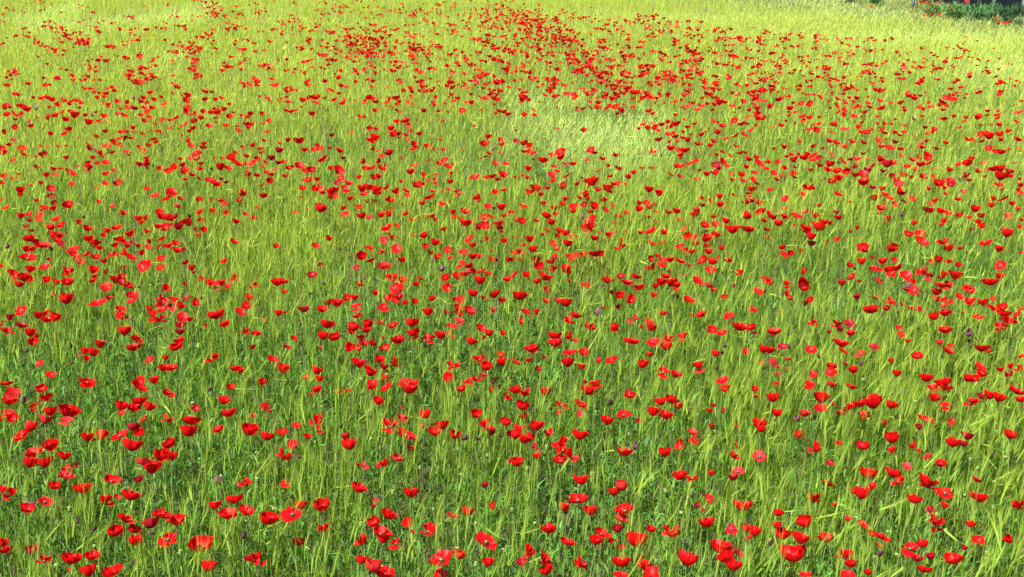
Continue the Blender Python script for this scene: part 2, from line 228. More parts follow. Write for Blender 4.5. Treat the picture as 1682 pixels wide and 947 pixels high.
# ------------------------------------------------------------------ poppies in the photograph: half-pixel x, y, width, height, colour letter
PTS = """
40 1292 40 20r;30 1315 45 31r;73 1315 28 23v;136 1277 35 27r;152 1304 48 31r;114 1338 29 27o;23 1357 37 24r;7 1374 24 29r;44 1374 33 29r;
150 1374 41 29p;166 1349 43 40r;226 1349 65 44r;216 1380 37 27p;101 1396 39 33r;70 1430 51 41r;291 1265 40 16r;289 1433 41 27r;333 1428 45 39r;
394 1430 51 32r;399 1333 43 33r;442 1337 48 31r;459 1314 47 24r;491 1333 37 29r;402 1356 24 20p;456 1269 39 17r;552 1291 36 27r;474 1376 28 20o;
549 1374 40 29r;442 1400 36 29m;459 1421 33 29r;436 1457 67 44r;629 1378 57 31r;619 1413 57 44r;735 1314 39 28r;752 1354 52 29r;685 1272 19 20d;
758 1272 29 19o;830 1305 16 20d;642 1342 29 24p;718 1410 37 25r;821 1410 53 40r;830 1365 21 20o;166 1464 53 47r;213 1495 44 27r;110 1487 56 33r;
101 1517 48 41r;148 1514 48 33r;229 1535 53 29r;218 1561 53 27p;553 1457 41 35r;532 1493 48 45r;564 1497 44 35r;469 1511 49 25p;500 1535 52 49r;
456 1575 29 23m;367 1577 51 31r;274 1603 57 35r;180 1597 39 27r;7 1607 27 29r;33 1618 43 45r;78 1640 29 27v;148 1648 41 29r;92 1670 48 33r;
349 1640 43 36r;386 1632 20 16p;431 1624 53 37r;718 1574 27 36v;806 1585 45 31r;770 1634 59 33r;705 1656 43 31r;748 1688 61 35r;808 1676 48 36r;
414 1700 56 35r;379 1746 47 39r;442 1736 44 31r;444 1774 44 37r;492 1713 53 40m;532 1690 59 39r;579 1708 52 35r;507 1740 23 23d;584 1742 17 24d;
552 1769 61 36r;797 1755 24 27d;10 1779 29 36r;17 1804 44 28r;104 1807 39 32m;146 1836 40 33r;236 1831 60 37r;303 1826 45 31r;290 1871 56 43r;
367 1876 65 43r;658 1789 78 53r;685 1853 53 48r;828 1833 44 43r;442 1844 17 20d;229 1873 23 24o;306 1723 19 27d;246 1703 13 16d;1222 1271 32 23r;
1269 1272 39 20r;1345 1274 53 37r;1043 1279 29 24r;1023 1294 17 15r;1116 1283 20 19o;1143 1284 19 19o;1517 1277 29 23r;1618 1281 28 23o;
1670 1301 24 27r;1244 1316 35 29r;873 1336 36 31r;1397 1356 39 32r;1564 1360 36 31r;1319 1336 13 16p;1038 1377 41 35r;1046 1409 28 31o;974 1398 31 19r;
1319 1372 37 28r;1279 1390 53 52r;1334 1425 56 37r;1452 1393 44 32r;1427 1417 40 33r;1384 1401 24 23o;1595 1394 43 40r;1613 1417 29 27m;
1661 1386 36 29r;1495 1428 33 35r;1518 1433 20 25d;1577 1429 15 20d;1645 1424 19 20d;1675 1424 17 28r;1118 1394 17 21d;877 1430 43 32r;928 1419 35 24r;
960 1460 29 29r;1010 1435 24 24r;1136 1433 29 25m;1147 1457 47 37r;935 1495 51 39r;989 1490 20 23d;1262 1515 41 49r;1304 1505 31 24p;1176 1527 17 20m;
1196 1528 11 12p;1352 1474 27 19o;1675 1514 13 23r;1179 1602 48 36r;1349 1615 53 35r;936 1591 31 23o;1595 1593 23 23m;990 1656 41 35r;1056 1659 51 44r;
881 1702 60 47r;960 1688 67 44r;1065 1728 36 28r;1279 1688 51 36r;1227 1716 44 36r;1488 1692 39 27r;1537 1676 39 31r;1252 1746 61 40r;1259 1768 40 33r;
1339 1718 33 24r;1409 1736 59 40r;1186 1773 41 36r;1301 1783 41 39r;1357 1748 17 24m;1226 1663 12 19m;1232 1640 11 13m;1597 1779 71 37r;
982 1779 40 27o;1508 1820 41 33r;1449 1837 71 37r;1604 1844 37 29r;1189 1835 41 35r;1226 1859 51 47p;1266 1883 61 40r;850 1829 47 48r;1618 1662 21 19o;
1449 1891 47 9r;1695 1279 37 28r;1725 1288 36 31r;1793 1283 35 32r;1933 1281 51 33r;1956 1271 33 23r;1717 1332 40 36r;1909 1324 41 35r;
1843 1329 44 29r;1836 1354 19 27r;2069 1296 39 28r;2004 1319 25 21d;1904 1357 21 20p;2049 1361 51 25r;1996 1378 47 31r;1720 1367 31 23o;
2172 1315 40 33r;2204 1311 36 28r;2229 1308 23 27d;2229 1331 33 20o;2146 1350 40 33r;2189 1360 45 32r;2382 1275 35 24r;2478 1277 24 24r;
2478 1299 28 19o;2344 1331 19 17m;2333 1348 17 16r;2375 1348 13 13m;2495 1387 43 40r;2501 1409 29 23r;2420 1400 16 17p;2338 1400 13 15m;
2096 1382 16 17r;1707 1404 37 29r;1763 1397 47 37r;1803 1421 29 32r;1693 1426 35 32r;1721 1438 43 40r;1743 1434 33 37r;1758 1468 29 23m;
1765 1497 27 24r;1700 1518 41 31r;1840 1450 47 47r;1850 1474 47 37r;1876 1491 48 47r;1840 1510 40 31r;1905 1425 49 36r;2275 1419 33 21p;
2279 1445 33 25r;2233 1462 29 19o;2052 1483 52 32r;2084 1464 25 24v;2183 1483 37 29r;2414 1495 37 28r;2420 1462 20 19m;2495 1498 47 29p;
2235 1561 48 31r;2275 1569 41 25r;2337 1553 19 24r;2424 1549 43 27p;2408 1567 32 20m;1909 1571 52 37r;2042 1595 40 37p;2016 1613 41 33o;
1978 1602 16 16d;1899 1640 67 33r;1854 1662 36 36r;1939 1676 45 32r;2052 1672 57 36r;2042 1703 43 29p;2029 1736 33 28m;2328 1636 35 31r;
2275 1623 19 19d;2311 1612 15 17d;2289 1660 21 20m;2309 1676 17 27m;2438 1658 60 36r;2322 1713 52 33r;1803 1736 48 35r;1976 1751 44 33r;
1958 1776 44 33r;2006 1762 37 40r;2092 1767 64 55r;2139 1739 32 24r;2209 1747 55 36r;2402 1738 36 23m;2452 1731 35 29r;2478 1744 44 33r;
2458 1764 33 20p;1865 1780 51 28r;2368 1796 67 47r;2385 1829 53 40r;2412 1856 53 44r;2424 1811 37 37p;1733 1813 53 60r;1790 1836 44 67r;
1793 1871 44 37r;1907 1843 40 44r;2042 1844 63 33r;2122 1849 65 67r;2259 1831 67 51r;2139 1888 53 13r;1708 1847 25 32m;2039 1889 40 9r;
2016 1873 15 27d;2038 1796 15 16p;2660 1269 36 20r;2730 1267 23 12r;2798 1271 32 19r;2540 1303 37 28r;2700 1303 48 35r;2694 1342 40 23r;
2739 1327 16 17m;2553 1357 32 27r;2643 1358 33 23p;2621 1372 24 28v;2676 1365 17 16d;2786 1337 35 35r;2766 1356 33 23o;2823 1325 40 28r;
2867 1317 56 49r;2929 1329 36 28r;2839 1360 29 19o;2946 1365 20 20d;3065 1273 36 25r;3105 1272 51 29r;3069 1304 39 27r;3193 1320 45 28r;
3225 1301 27 24m;3252 1296 33 31r;3282 1303 36 31r;3341 1281 41 37r;3353 1312 27 20r;3105 1332 32 24r;3042 1377 49 31r;3124 1385 33 27r;
3019 1402 23 23m;2901 1388 25 23o;2755 1454 19 20r;2626 1430 31 29o;2678 1470 44 37r;2656 1487 20 17d;2835 1464 41 32r;2929 1438 44 37r;
2931 1478 25 31r;3004 1464 37 39r;3045 1494 36 36r;2979 1533 31 23p;3091 1523 32 25r;3131 1450 48 39r;3166 1456 27 20m;3178 1430 36 31m;
3319 1426 33 31r;3252 1493 20 15d;2726 1522 27 20m;2851 1551 61 37r;2936 1550 48 32r;2949 1577 44 32o;3052 1582 65 51r;3209 1575 28 20m;
2720 1587 43 24o;2676 1630 48 32r;2830 1615 47 40r;2863 1597 33 27r;2803 1615 23 20r;3004 1635 44 37r;3104 1620 51 33r;3192 1626 24 24r;
3220 1631 51 31r;3056 1672 24 28m;3103 1658 24 25r;3079 1708 41 47r;3065 1700 20 27m;3346 1654 39 31r;2746 1654 27 17o;2557 1684 28 24r;
2643 1713 51 41r;2553 1723 37 24r;2570 1755 49 40r;2632 1763 57 39r;2713 1766 44 32r;2836 1724 37 27r;2865 1754 27 23r;2899 1762 47 29r;
2887 1789 36 23o;2889 1813 19 20d;2989 1800 52 44r;3031 1784 39 29r;3012 1833 35 28m;3057 1827 27 25m;3037 1867 49 24r;3132 1835 57 40r;
3212 1775 37 27r;3189 1718 33 31r;3313 1772 31 23r;3168 1799 20 17m;2600 1819 69 55r;2636 1804 27 24r;2778 1816 57 36r;2796 1849 40 29r;
2851 1880 24 23r;2646 1888 37 13r;2785 1889 44 12r;2530 1775 20 23d;2785 1703 15 13p;179 964 17 17o;218 979 39 36r;321 996 46 20r;357 978 18 16r;
435 970 37 23r;432 989 31 22r;396 1015 36 23r;400 1041 37 19r;69 1022 32 26r;29 1044 41 24m;132 1030 45 33r;181 1040 36 31r;152 1049 33 19r;
71 1068 36 23m;24 1085 46 26r;2 1068 8 11r;100 1090 37 32r;107 1123 32 25r;120 1104 15 18r;80 1147 14 14d;130 1193 29 20r;167 1231 32 21r;
330 1129 33 30r;275 1154 30 27r;307 1155 40 27r;285 1178 22 20r;409 1084 37 29r;448 1112 36 30r;439 1139 49 26r;492 1182 30 21r;529 978 33 22r;
527 995 38 24p;497 1018 36 29r;537 1015 32 23r;517 1042 61 36r;570 983 31 20r;594 1004 28 25r;614 978 24 14m;559 1002 16 17m;644 995 25 23r;
599 1044 35 23r;624 1048 20 20r;589 1065 25 25m;592 1088 30 22m;567 1015 22 15p;710 1032 50 37r;675 1068 22 15r;739 1064 30 23r;804 1088 29 32r;
833 1095 15 17r;589 1118 32 23r;578 1138 42 35r;697 1174 44 31r;544 1174 23 22o;537 1208 36 23r;562 1209 40 23r;772 1209 33 20r;792 1215 22 20r;
819 975 30 24r;809 1004 37 27r;790 1025 29 21r;829 1139 20 23m;287 1254 52 23r;457 1257 42 17r;507 1248 30 25r;27 1258 30 15r;544 950 21 12r;
347 949 30 7r;657 973 12 17d;438 1043 13 15d;233 1188 10 20d;232 1132 11 14d;789 1220 15 10r;7 1260 20 10r;1232 962 23 24r;1307 955 42 19r;
1274 979 26 26r;1297 985 30 26r;1312 973 25 18m;1332 993 20 21r;1362 990 24 22r;1140 978 25 23r;1166 976 25 21r;1107 994 44 26r;1080 994 18 17o;
1170 1007 35 26r;999 1014 35 21m;1057 1015 32 23r;915 1028 26 25r;937 1025 23 10r;871 1052 12 13o;1175 1037 33 19r;1258 1009 35 24r;1077 1062 46 30r;
1062 1099 39 30r;1100 1107 36 28r;847 1094 24 18r;964 1110 21 20r;942 1138 18 18m;1162 1072 37 30r;1154 1090 25 20r;1209 1063 33 26r;1201 1082 29 22r;
1252 1059 25 16r;1292 1069 30 22r;1185 1105 31 18r;1190 1125 27 23r;1146 1142 28 22r;1172 1143 30 23r;1225 1127 25 21r;1262 1142 37 27o;
1259 1110 15 18m;1307 1116 46 33r;1353 1055 43 29r;1358 1089 43 27r;1365 1110 24 18p;1407 1110 40 32r;1447 1100 33 27r;1480 1096 26 24r;
1482 1069 30 18r;1509 1052 32 20p;1419 980 24 18r;1406 1023 33 27r;1495 982 23 20r;1514 985 25 28p;1504 1012 27 24r;1509 1029 28 19r;1537 1018 25 27r;
1552 1025 28 23p;1467 1025 18 15m;1554 962 30 23r;1622 967 30 29r;1588 975 17 17r;1634 960 20 18r;1651 985 25 18p;1617 1019 21 20r;1579 1078 28 25r;
1607 1093 27 23r;1588 1107 23 16r;1549 1118 37 33r;1651 1095 19 20r;897 1180 33 21r;931 1209 35 36r;1002 1239 24 18p;862 1254 25 22r;1040 1215 35 35r;
1052 1243 27 28r;1180 1192 44 32r;1219 1220 36 33r;1207 1205 25 23r;1244 1180 31 27r;1253 1194 14 15d;1264 1204 24 28r;1299 1189 33 40r;
1263 1238 21 20r;1327 1252 37 24r;1359 1257 33 17r;1222 1258 31 14r;1491 1198 43 31r;1473 1239 32 24r;1574 1178 46 27r;1598 1204 37 32r;
1644 1167 24 25o;1651 1188 42 29r;1537 1252 33 24r;1564 1243 29 22r;1587 1233 26 21r;1622 1250 27 19m;1634 1258 15 15d;1467 949 30 9r;1015 959 12 17d;
934 957 22 17o;1052 1143 13 14o;1707 968 48 29r;1795 953 20 16r;1795 988 25 17r;1860 992 43 38r;1832 987 20 17p;1726 1023 33 19r;1761 1025 31 21r;
1892 1035 33 25r;1870 1050 33 28r;1962 1028 25 23v;1937 1071 37 26r;2021 1076 28 20r;2035 970 27 25r;2010 960 17 15m;2070 984 32 24r;2031 1009 18 16m;
2147 969 22 20r;2095 949 29 9r;2179 1029 24 16r;2087 1043 21 16p;2070 1054 18 14o;2132 1059 35 21r;2139 1075 32 23r;2108 1073 13 15m;2263 985 37 23r;
2380 974 22 17r;2301 1033 38 25r;2394 1036 36 23r;2475 1016 35 21r;2428 1072 47 30r;2469 1075 31 23r;2479 1093 14 13m;2339 1085 35 22r;
2372 1094 33 20r;2299 1076 13 15d;2242 1105 32 24r;2194 1110 26 27r;2189 1137 35 27r;2144 1125 42 24r;2076 1120 48 21r;1824 1100 42 27r;
1825 1124 44 33r;1875 1104 40 42r;1749 1145 52 29r;1872 1157 38 19r;1917 1157 35 25r;1865 1188 43 36r;1910 1204 28 23r;1735 1182 23 26r;
1695 1188 27 21r;1787 1170 16 16m;1767 1211 17 19m;1967 1183 18 17p;2011 1183 35 25r;2113 1196 34 28r;2134 1164 18 17r;2179 1220 43 39r;
2219 1229 36 26r;2294 1198 33 25r;2299 1220 26 16p;2350 1160 26 23r;2449 1155 27 19r;2509 1147 30 35r;2374 1250 40 21r;1952 1255 41 17r;
1922 1253 17 14m;2254 1150 13 14d;2377 1129 13 14d;2373 1152 12 15d;2350 1203 16 14d;1982 1010 15 17o;2222 973 17 14o;2491 957 30 20r;2506 958 25 18r;
2344 952 20 10r;1712 1055 17 15o;2499 1193 18 15o;2269 1034 13 12o;2219 950 20 7r;2590 964 26 26r;2595 980 19 15p;2662 985 23 22r;2645 995 22 19o;
2642 950 28 9r;2542 1089 45 24r;2671 1058 36 24r;2567 1024 13 13o;2815 974 18 19m;2875 976 24 15o;2927 990 37 27r;2912 1013 23 20p;2859 1015 48 27r;
2752 1063 32 23r;2760 1082 23 17p;2790 1062 33 23m;2795 1094 27 18r;2724 1090 15 20m;2587 1090 11 11d;2765 1127 45 28r;2771 1153 32 24r;
2827 1160 26 22p;2870 1138 33 23m;2664 1149 35 22r;2570 1138 30 20m;2593 1134 16 22v;2527 1149 33 30r;2541 1190 32 35p;2587 1178 14 12p;
2587 1213 18 22o;2555 1226 15 12o;2672 1229 25 18r;2732 1203 31 23r;2731 1223 35 28r;2776 1190 22 16p;2804 1215 30 25r;2830 1192 12 15d;
2692 1167 13 14d;2954 1079 26 21r;2959 1098 25 18o;2982 1119 18 13o;2929 1185 20 18o;3012 1170 37 25r;2947 1225 29 29r;3044 1240 42 25r;
3099 1253 52 28r;3105 1084 38 25r;3086 1124 24 19p;3115 1152 37 25r;3122 1135 18 13r;3225 1141 49 24r;3184 1095 25 18v;3185 1109 18 15d;
3249 1155 10 10r;3219 1207 32 20r;3228 1228 28 22r;3182 1244 33 27r;3204 1244 32 27r;3287 1213 18 17r;3324 1204 25 27r;3346 1208 26 26r;
3314 1228 25 24m;3354 1168 18 25r;3212 1039 28 19r;3284 1069 33 27r;3307 1068 18 22p;3105 1028 33 26r;3068 1039 27 25r;3124 1025 13 20m;
2994 1010 28 14o;3024 1015 28 22p;2999 955 36 19r;2977 950 15 10m;3077 959 30 24r;3074 982 28 21o;3107 987 38 25r;3097 1003 18 12p;3152 974 27 24r;
3187 989 30 32r;3184 952 33 20r;3232 993 41 25r;3262 982 20 18p;3264 1013 40 27r;3294 1008 32 23r;3299 1030 48 25r;3314 1048 44 27r;3353 1014 20 22p;
3341 1032 18 13r;3109 949 20 8r;2551 1258 18 13r;2660 1260 33 9r;2730 1259 26 10r;2964 1000 15 12o;3164 1028 10 10o;67 637 19 16r;168 645 24 18m;
120 658 18 14r;22 680 24 16r;224 673 33 25r;177 667 20 20m;176 684 18 17r;132 692 24 20r;145 679 26 15r;67 708 24 25r;96 702 24 17r;129 709 33 20r;
124 722 24 22r;97 724 17 13m;85 742 23 17m;167 746 25 20r;182 719 26 19r;200 739 26 23r;260 729 20 22r;287 750 26 21r;324 661 19 18r;370 676 22 16r;
404 699 23 17r;455 716 27 17r;479 714 17 14o;462 729 24 18o;382 747 31 18r;352 756 22 20r;341 772 20 20r;427 767 33 21r;482 758 23 16r;509 642 25 16r;
562 634 33 14r;547 652 33 17r;594 652 22 13m;582 676 22 18p;653 655 21 20r;692 654 20 23o;727 658 22 20r;739 668 14 17r;797 637 26 17r;787 658 20 16o;
657 696 24 19r;743 696 24 23r;699 691 17 15o;523 696 30 19r;532 708 35 23r;549 712 28 23r;574 712 25 20m;562 719 20 18r;624 707 13 19d;612 727 35 22r;
619 734 22 20r;520 743 26 17r;547 746 29 23r;564 737 20 15m;587 743 27 24m;639 752 18 25m;659 724 20 15o;669 754 17 27r;652 772 18 17o;806 702 24 18r;
830 714 21 22r;775 727 26 19r;769 793 27 20r;97 783 35 25r;117 794 23 18m;137 804 48 23r;185 769 41 29r;172 774 20 17r;190 791 38 23r;202 804 25 24m;
89 818 27 23r;107 818 18 18r;92 846 50 25r;292 783 33 21r;315 797 38 27r;327 813 25 17r;240 821 44 22r;245 837 30 20r;256 854 28 23r;284 834 26 20r;
314 843 28 17r;367 834 29 19r;342 856 23 21r;377 804 23 19r;391 783 31 20r;409 794 23 22r;414 807 27 18r;433 794 18 13m;454 807 18 14r;407 829 22 30r;
429 844 42 20r;464 829 24 22r;487 794 22 23r;487 811 20 15r;530 783 25 17r;520 809 30 21m;553 806 32 18r;577 799 23 20r;582 821 33 20r;603 817 13 12r;
530 849 27 19r;610 862 22 18r;630 879 23 20r;637 894 10 11r;737 858 25 17r;769 911 25 26r;662 913 23 22r;692 929 33 26r;722 932 36 28r;749 939 23 17r;
826 942 23 15r;836 932 10 20r;527 879 32 22o;473 873 40 22r;408 878 21 14o;306 886 33 26r;310 907 15 15r;305 922 23 18r;347 892 22 17o;220 889 32 33r;
100 882 33 23r;147 877 32 18r;41 896 26 23r;50 909 18 15r;80 909 41 28r;97 919 22 20r;61 933 30 22r;151 919 28 22r;185 926 27 28r;220 926 38 26r;
232 929 20 15m;385 917 50 27r;400 909 30 22r;412 932 40 27r;347 939 40 19r;544 944 22 10r;459 937 13 18d;172 814 15 15d;21 808 17 18v;270 709 11 13d;
2 872 11 17r;162 852 17 13m;102 757 15 11m;608 932 15 12m;2 654 8 17p;866 643 25 16r;845 679 11 30p;1055 682 38 30r;1045 674 22 20r;1080 704 11 13d;
1090 638 35 18r;1060 634 20 9r;1149 651 21 17r;1127 682 21 14r;1131 703 27 27r;1179 677 24 19r;1207 659 15 15p;1230 662 20 13o;1278 654 32 21r;
1195 637 25 13r;1240 634 30 8r;1302 633 20 8r;1338 638 26 16r;1189 708 31 21r;1214 713 23 15m;1252 706 26 19r;1280 702 25 25r;1284 684 15 15o;
1333 701 22 22r;1409 648 37 19r;1387 667 21 15r;1419 669 13 11o;1452 669 25 17r;1475 661 15 12o;1507 637 23 15p;1567 647 25 19r;1572 659 17 13p;
1624 634 18 8r;1487 694 18 17r;1492 712 20 18r;1527 694 30 21r;1514 718 22 18r;1534 731 33 23r;1549 727 17 15o;1402 713 25 25o;1422 709 18 18r;
1429 721 14 11r;1359 721 24 14o;1270 748 33 24r;1302 742 19 14r;1289 778 41 25r;1260 789 28 17p;1302 818 33 25r;1254 827 21 17r;1214 813 23 19r;
1187 841 33 30r;1220 854 29 18r;1320 853 24 24r;1262 874 40 25p;1172 879 21 17m;1196 908 17 16v;1284 907 35 27r;1292 912 25 30p;1319 919 28 21r;
1181 931 25 22r;1302 944 38 10r;1367 932 23 18r;1379 914 20 17o;1394 773 27 22r;1430 796 30 28r;1397 809 22 21r;1414 829 20 22r;1437 844 23 24r;
1359 774 20 13o;1458 751 19 16r;1470 821 28 20r;1477 847 25 18o;1522 827 29 17r;1524 834 20 12p;1542 782 27 25r;1554 804 23 22r;1597 784 18 23r;
1584 787 10 15v;1656 791 24 31r;1554 842 28 25r;1577 841 20 17r;1614 848 21 20r;1613 822 13 17o;1634 854 13 11o;1671 852 18 30r;1517 867 25 27r;
1542 872 27 21r;1559 889 33 23r;1584 889 18 13r;1529 899 40 23r;1502 906 31 30r;1464 912 29 25r;1467 938 35 21r;1577 919 37 28r;1602 899 20 16r;
1666 917 28 18r;1624 904 12 13o;1447 882 21 25v;1419 854 15 18v;1592 713 28 20r;1614 711 23 15r;1602 677 27 21r;1648 679 28 22r;1624 680 12 11d;
1592 734 33 22r;1574 742 25 20m;1567 752 15 17r;1594 744 30 15r;1637 734 30 21r;1639 746 29 19m;1646 759 18 20m;1656 707 23 23r;1674 696 12 17r;
1081 782 24 19r;1112 747 11 14o;1036 807 25 19r;906 808 20 17r;1025 903 35 22m;910 924 40 27r;934 923 25 19r;1070 924 13 18d;1112 812 9 13d;
1052 869 13 12o;845 934 13 17r;842 716 8 15r;1010 686 15 12o;967 697 13 11o;990 646 11 11o;1720 676 28 19r;1685 696 17 14r;1715 727 28 22r;
1697 723 15 14p;1762 724 16 13r;1795 708 31 22r;1811 727 30 23r;1822 682 24 15r;1825 701 20 15p;1777 638 20 14r;1737 633 15 7r;1785 666 18 16r;
1847 669 19 19r;1857 652 21 16r;1885 677 33 20r;1882 692 18 14r;1905 648 18 13r;1924 639 20 17r;1920 672 22 19r;1930 652 20 15o;1952 678 25 27r;
1936 694 18 17r;1985 653 17 16r;1989 688 26 18r;2012 673 18 14p;1912 712 19 19v;1940 724 35 21r;1920 749 31 27r;1940 744 25 25r;1939 754 20 17r;
1952 782 24 19r;2007 769 35 28r;1997 769 20 17r;2039 807 36 29r;2042 787 13 13o;2032 706 20 20r;2059 698 18 12r;2100 666 15 13r;2099 686 25 22r;
2123 666 24 19r;2134 679 23 16p;2148 668 10 13r;2154 694 12 14r;2165 636 24 19r;2197 696 27 14p;2223 693 27 20r;2234 719 22 12o;2132 712 12 11r;
2138 757 37 23r;2181 763 24 33r;2104 764 16 14r;2137 793 14 20r;2144 801 18 16r;2175 797 20 13r;2060 763 20 15o;2304 648 21 19r;2334 659 19 19r;
2364 644 21 17r;2307 673 18 15r;2365 672 25 20r;2389 679 15 17o;2284 701 31 25r;2287 687 18 15p;2345 711 20 13r;2385 724 27 18r;2352 737 28 18r;
2314 739 30 22r;2308 758 18 14d;2407 751 42 30r;2457 751 49 23r;2352 772 29 24r;2319 782 33 28r;2344 767 17 17r;2257 775 27 17r;2282 778 18 20r;
2285 799 24 25r;2233 809 25 17r;2252 821 20 20r;2272 826 21 20r;2320 806 18 20r;2329 826 27 20r;2372 814 21 17r;2452 708 25 19r;2452 662 28 21r;
2472 659 18 16r;2462 644 15 15p;2460 634 18 8r;2494 666 20 19r;2491 696 20 21r;2506 691 22 22r;2509 724 19 18r;2514 752 12 30r;2515 779 11 20r;
2409 639 18 11o;2495 833 16 17v;2394 854 29 20r;2394 837 10 15m;2310 854 30 25r;2340 859 28 23r;2357 847 13 16o;2333 886 33 22r;2235 857 31 18r;
2202 853 25 19r;2177 858 33 24r;2137 849 23 20r;2138 877 31 24r;2159 839 13 12o;2268 871 19 20o;2430 893 25 20r;2292 923 36 25r;2329 937 27 20p;
2393 917 15 15d;2511 918 20 23r;2414 939 19 20m;2090 907 38 18r;2000 920 43 24r;2039 907 26 18m;2062 928 40 18r;2102 941 33 18r;2187 907 28 17r;
2172 927 33 25r;2204 927 40 30r;2222 937 28 23r;2152 938 22 20r;2197 889 13 12o;2249 902 18 12o;1922 934 31 25r;1980 876 14 15o;1960 833 48 17r;
1972 834 25 18r;1947 833 23 16r;1917 834 27 17r;1885 844 33 23r;1869 841 22 20r;1887 859 18 13m;1860 882 33 30r;1867 894 25 15o;1820 879 30 21r;
1811 857 31 21p;1822 844 22 17r;1760 852 30 23r;1771 876 33 28r;1792 907 44 30r;1805 922 23 20o;1765 923 25 20r;1729 903 25 23r;1690 902 23 25r;
1792 944 20 8r;1871 921 13 12o;1866 797 33 24r;1880 774 28 21r;1860 767 27 21r;1837 757 24 18r;1817 801 29 21r;1832 819 25 16r;1800 757 22 17o;
1785 769 18 17o;1740 784 30 24r;1720 804 23 22r;1752 818 28 21r;1706 827 33 22r;1685 829 20 30r;1682 852 13 27r;1711 852 15 14o;1972 929 12 18v;
1692 777 17 12o;1830 774 22 18o;1967 762 11 13o;2020 732 15 12o;2154 729 15 13o;2247 749 15 11o;2579 652 24 18r;2637 638 19 14r;2756 638 27 15r;
2792 663 14 16r;2690 673 17 13r;2577 684 17 12r;2557 694 15 11o;2647 694 24 17p;2682 706 29 21r;2616 709 35 19r;2577 711 21 20r;2592 716 12 10o;
2542 714 24 22r;2557 732 28 21r;2530 707 20 20r;2525 697 15 13r;2747 696 19 15m;2755 714 22 18r;2742 709 10 15r;2707 729 23 18r;2726 731 17 15r;
2692 744 37 28r;2670 734 15 18r;2645 747 33 21r;2652 757 28 23r;2607 739 18 14o;2627 752 15 14o;2665 776 29 30r;2665 799 25 18m;2524 754 12 25r;
2524 779 11 25r;2711 791 19 15o;2749 783 24 18r;2815 746 14 13o;2794 759 15 12o;2875 648 30 23r;2895 683 28 18r;2907 667 18 17o;2939 669 19 19r;
2890 697 17 13o;2917 718 23 25r;2923 649 17 18r;2907 638 25 13r;2962 633 25 7r;2970 662 23 11o;2997 652 22 16o;2964 704 21 15v;3003 731 17 18r;
3052 689 40 21r;3072 657 21 16r;3090 692 25 20r;3114 699 23 13r;3057 667 12 13p;3107 637 17 11r;3148 653 22 15r;3152 706 21 17r;3204 687 30 27r;
3223 707 25 21r;3184 714 21 15r;3214 729 20 19r;3227 742 18 17r;3102 726 18 22r;3089 736 15 11o;3263 652 21 21r;3297 652 35 18r;3257 673 21 17r;
3325 667 23 18r;3344 684 17 18p;3314 708 30 20p;3356 721 13 18r;3351 744 19 16r;3349 634 20 13r;3309 763 33 31r;3282 817 27 25r;3239 798 36 20r;
3190 752 12 11o;2985 768 26 21r;3025 764 29 19r;3028 793 42 20r;3097 793 31 21r;3117 814 30 22r;3153 814 15 13p;3178 826 12 15d;2929 814 33 33r;
2939 804 25 15r;2834 814 38 20r;2840 822 18 10m;2570 812 20 18r;2574 834 28 20r;2597 832 23 27r;2632 823 13 12o;2866 844 19 15o;2829 857 23 20r;
2792 871 18 20r;2814 877 10 14d;2900 857 28 20r;2937 854 19 19r;2880 882 34 20r;2865 882 15 18m;2922 884 40 27r;2944 879 40 25r;2927 899 30 20r;
2797 910 26 21r;2766 928 25 19r;2822 922 15 12m;2887 923 25 13o;2974 904 33 22r;2992 922 28 17r;3004 923 15 13r;3024 894 36 23r;3047 899 31 23m;
3034 882 18 17p;3049 919 22 18p;3059 857 20 17r;3083 852 25 23r;3117 857 25 15r;3147 869 22 20r;3097 902 33 33r;3139 902 42 30r;3097 937 48 22r;
3114 932 25 20r;2974 939 22 18v;3182 944 30 10r;3252 924 47 23r;3284 907 29 24r;3287 873 32 20r;3353 828 13 14p;2640 934 35 28r;2587 929 23 18r;
2525 919 15 22r;2527 932 20 25r;2641 889 25 21r;2585 942 15 12r;20 346 22 0r;15 353 20 0r;32 352 12 0r;80 353 33 0r;90 358 18 0r;60 346 15 0r;
115 356 17 0v;22 375 23 0r;52 375 30 0r;70 372 15 0r;124 386 13 0r;50 391 12 0r;160 351 17 0r;159 381 18 0r;157 388 12 0r;182 378 21 0r;190 343 20 0r;
172 327 23 0r;210 327 22 0r;159 321 17 0r;136 322 17 0r;150 317 15 0r;110 320 12 0m;217 391 23 0r;245 376 28 0r;232 366 15 0r;205 366 17 0r;
260 333 22 0r;245 328 15 0r;227 341 18 0r;235 333 15 0r;261 353 11 0r;280 377 16 0r;292 400 27 0r;325 396 19 0r;342 381 18 0r;350 395 11 0r;
357 341 17 0r;355 351 13 0r;387 331 17 0r;395 356 11 0r;387 372 17 0m;407 377 21 0r;320 320 17 0r;341 317 15 0r;305 377 12 0v;315 368 10 0r;
340 338 12 0o;432 351 21 0r;444 356 20 0m;417 351 13 0r;419 336 17 0r;439 322 17 0v;464 331 22 0r;472 321 22 0r;482 336 18 0r;459 336 11 0r;
507 327 19 0r;500 353 22 0r;472 351 17 0r;484 366 15 0r;539 343 22 0r;464 378 20 0r;492 383 20 0r;474 396 22 0r;508 405 18 0r;532 394 20 0r;
558 393 15 0r;558 373 11 0r;579 386 20 0r;529 317 15 0r;50 418 24 0r;15 433 14 0m;102 413 18 0r;97 398 13 0m;165 438 18 0r;227 422 25 0r;212 437 23 0r;
345 430 20 0r;317 447 18 0r;400 432 25 0r;417 431 20 0r;437 418 19 0r;439 431 13 0r;250 450 14 0o;432 453 15 0r;407 452 22 0r;390 453 15 0r;
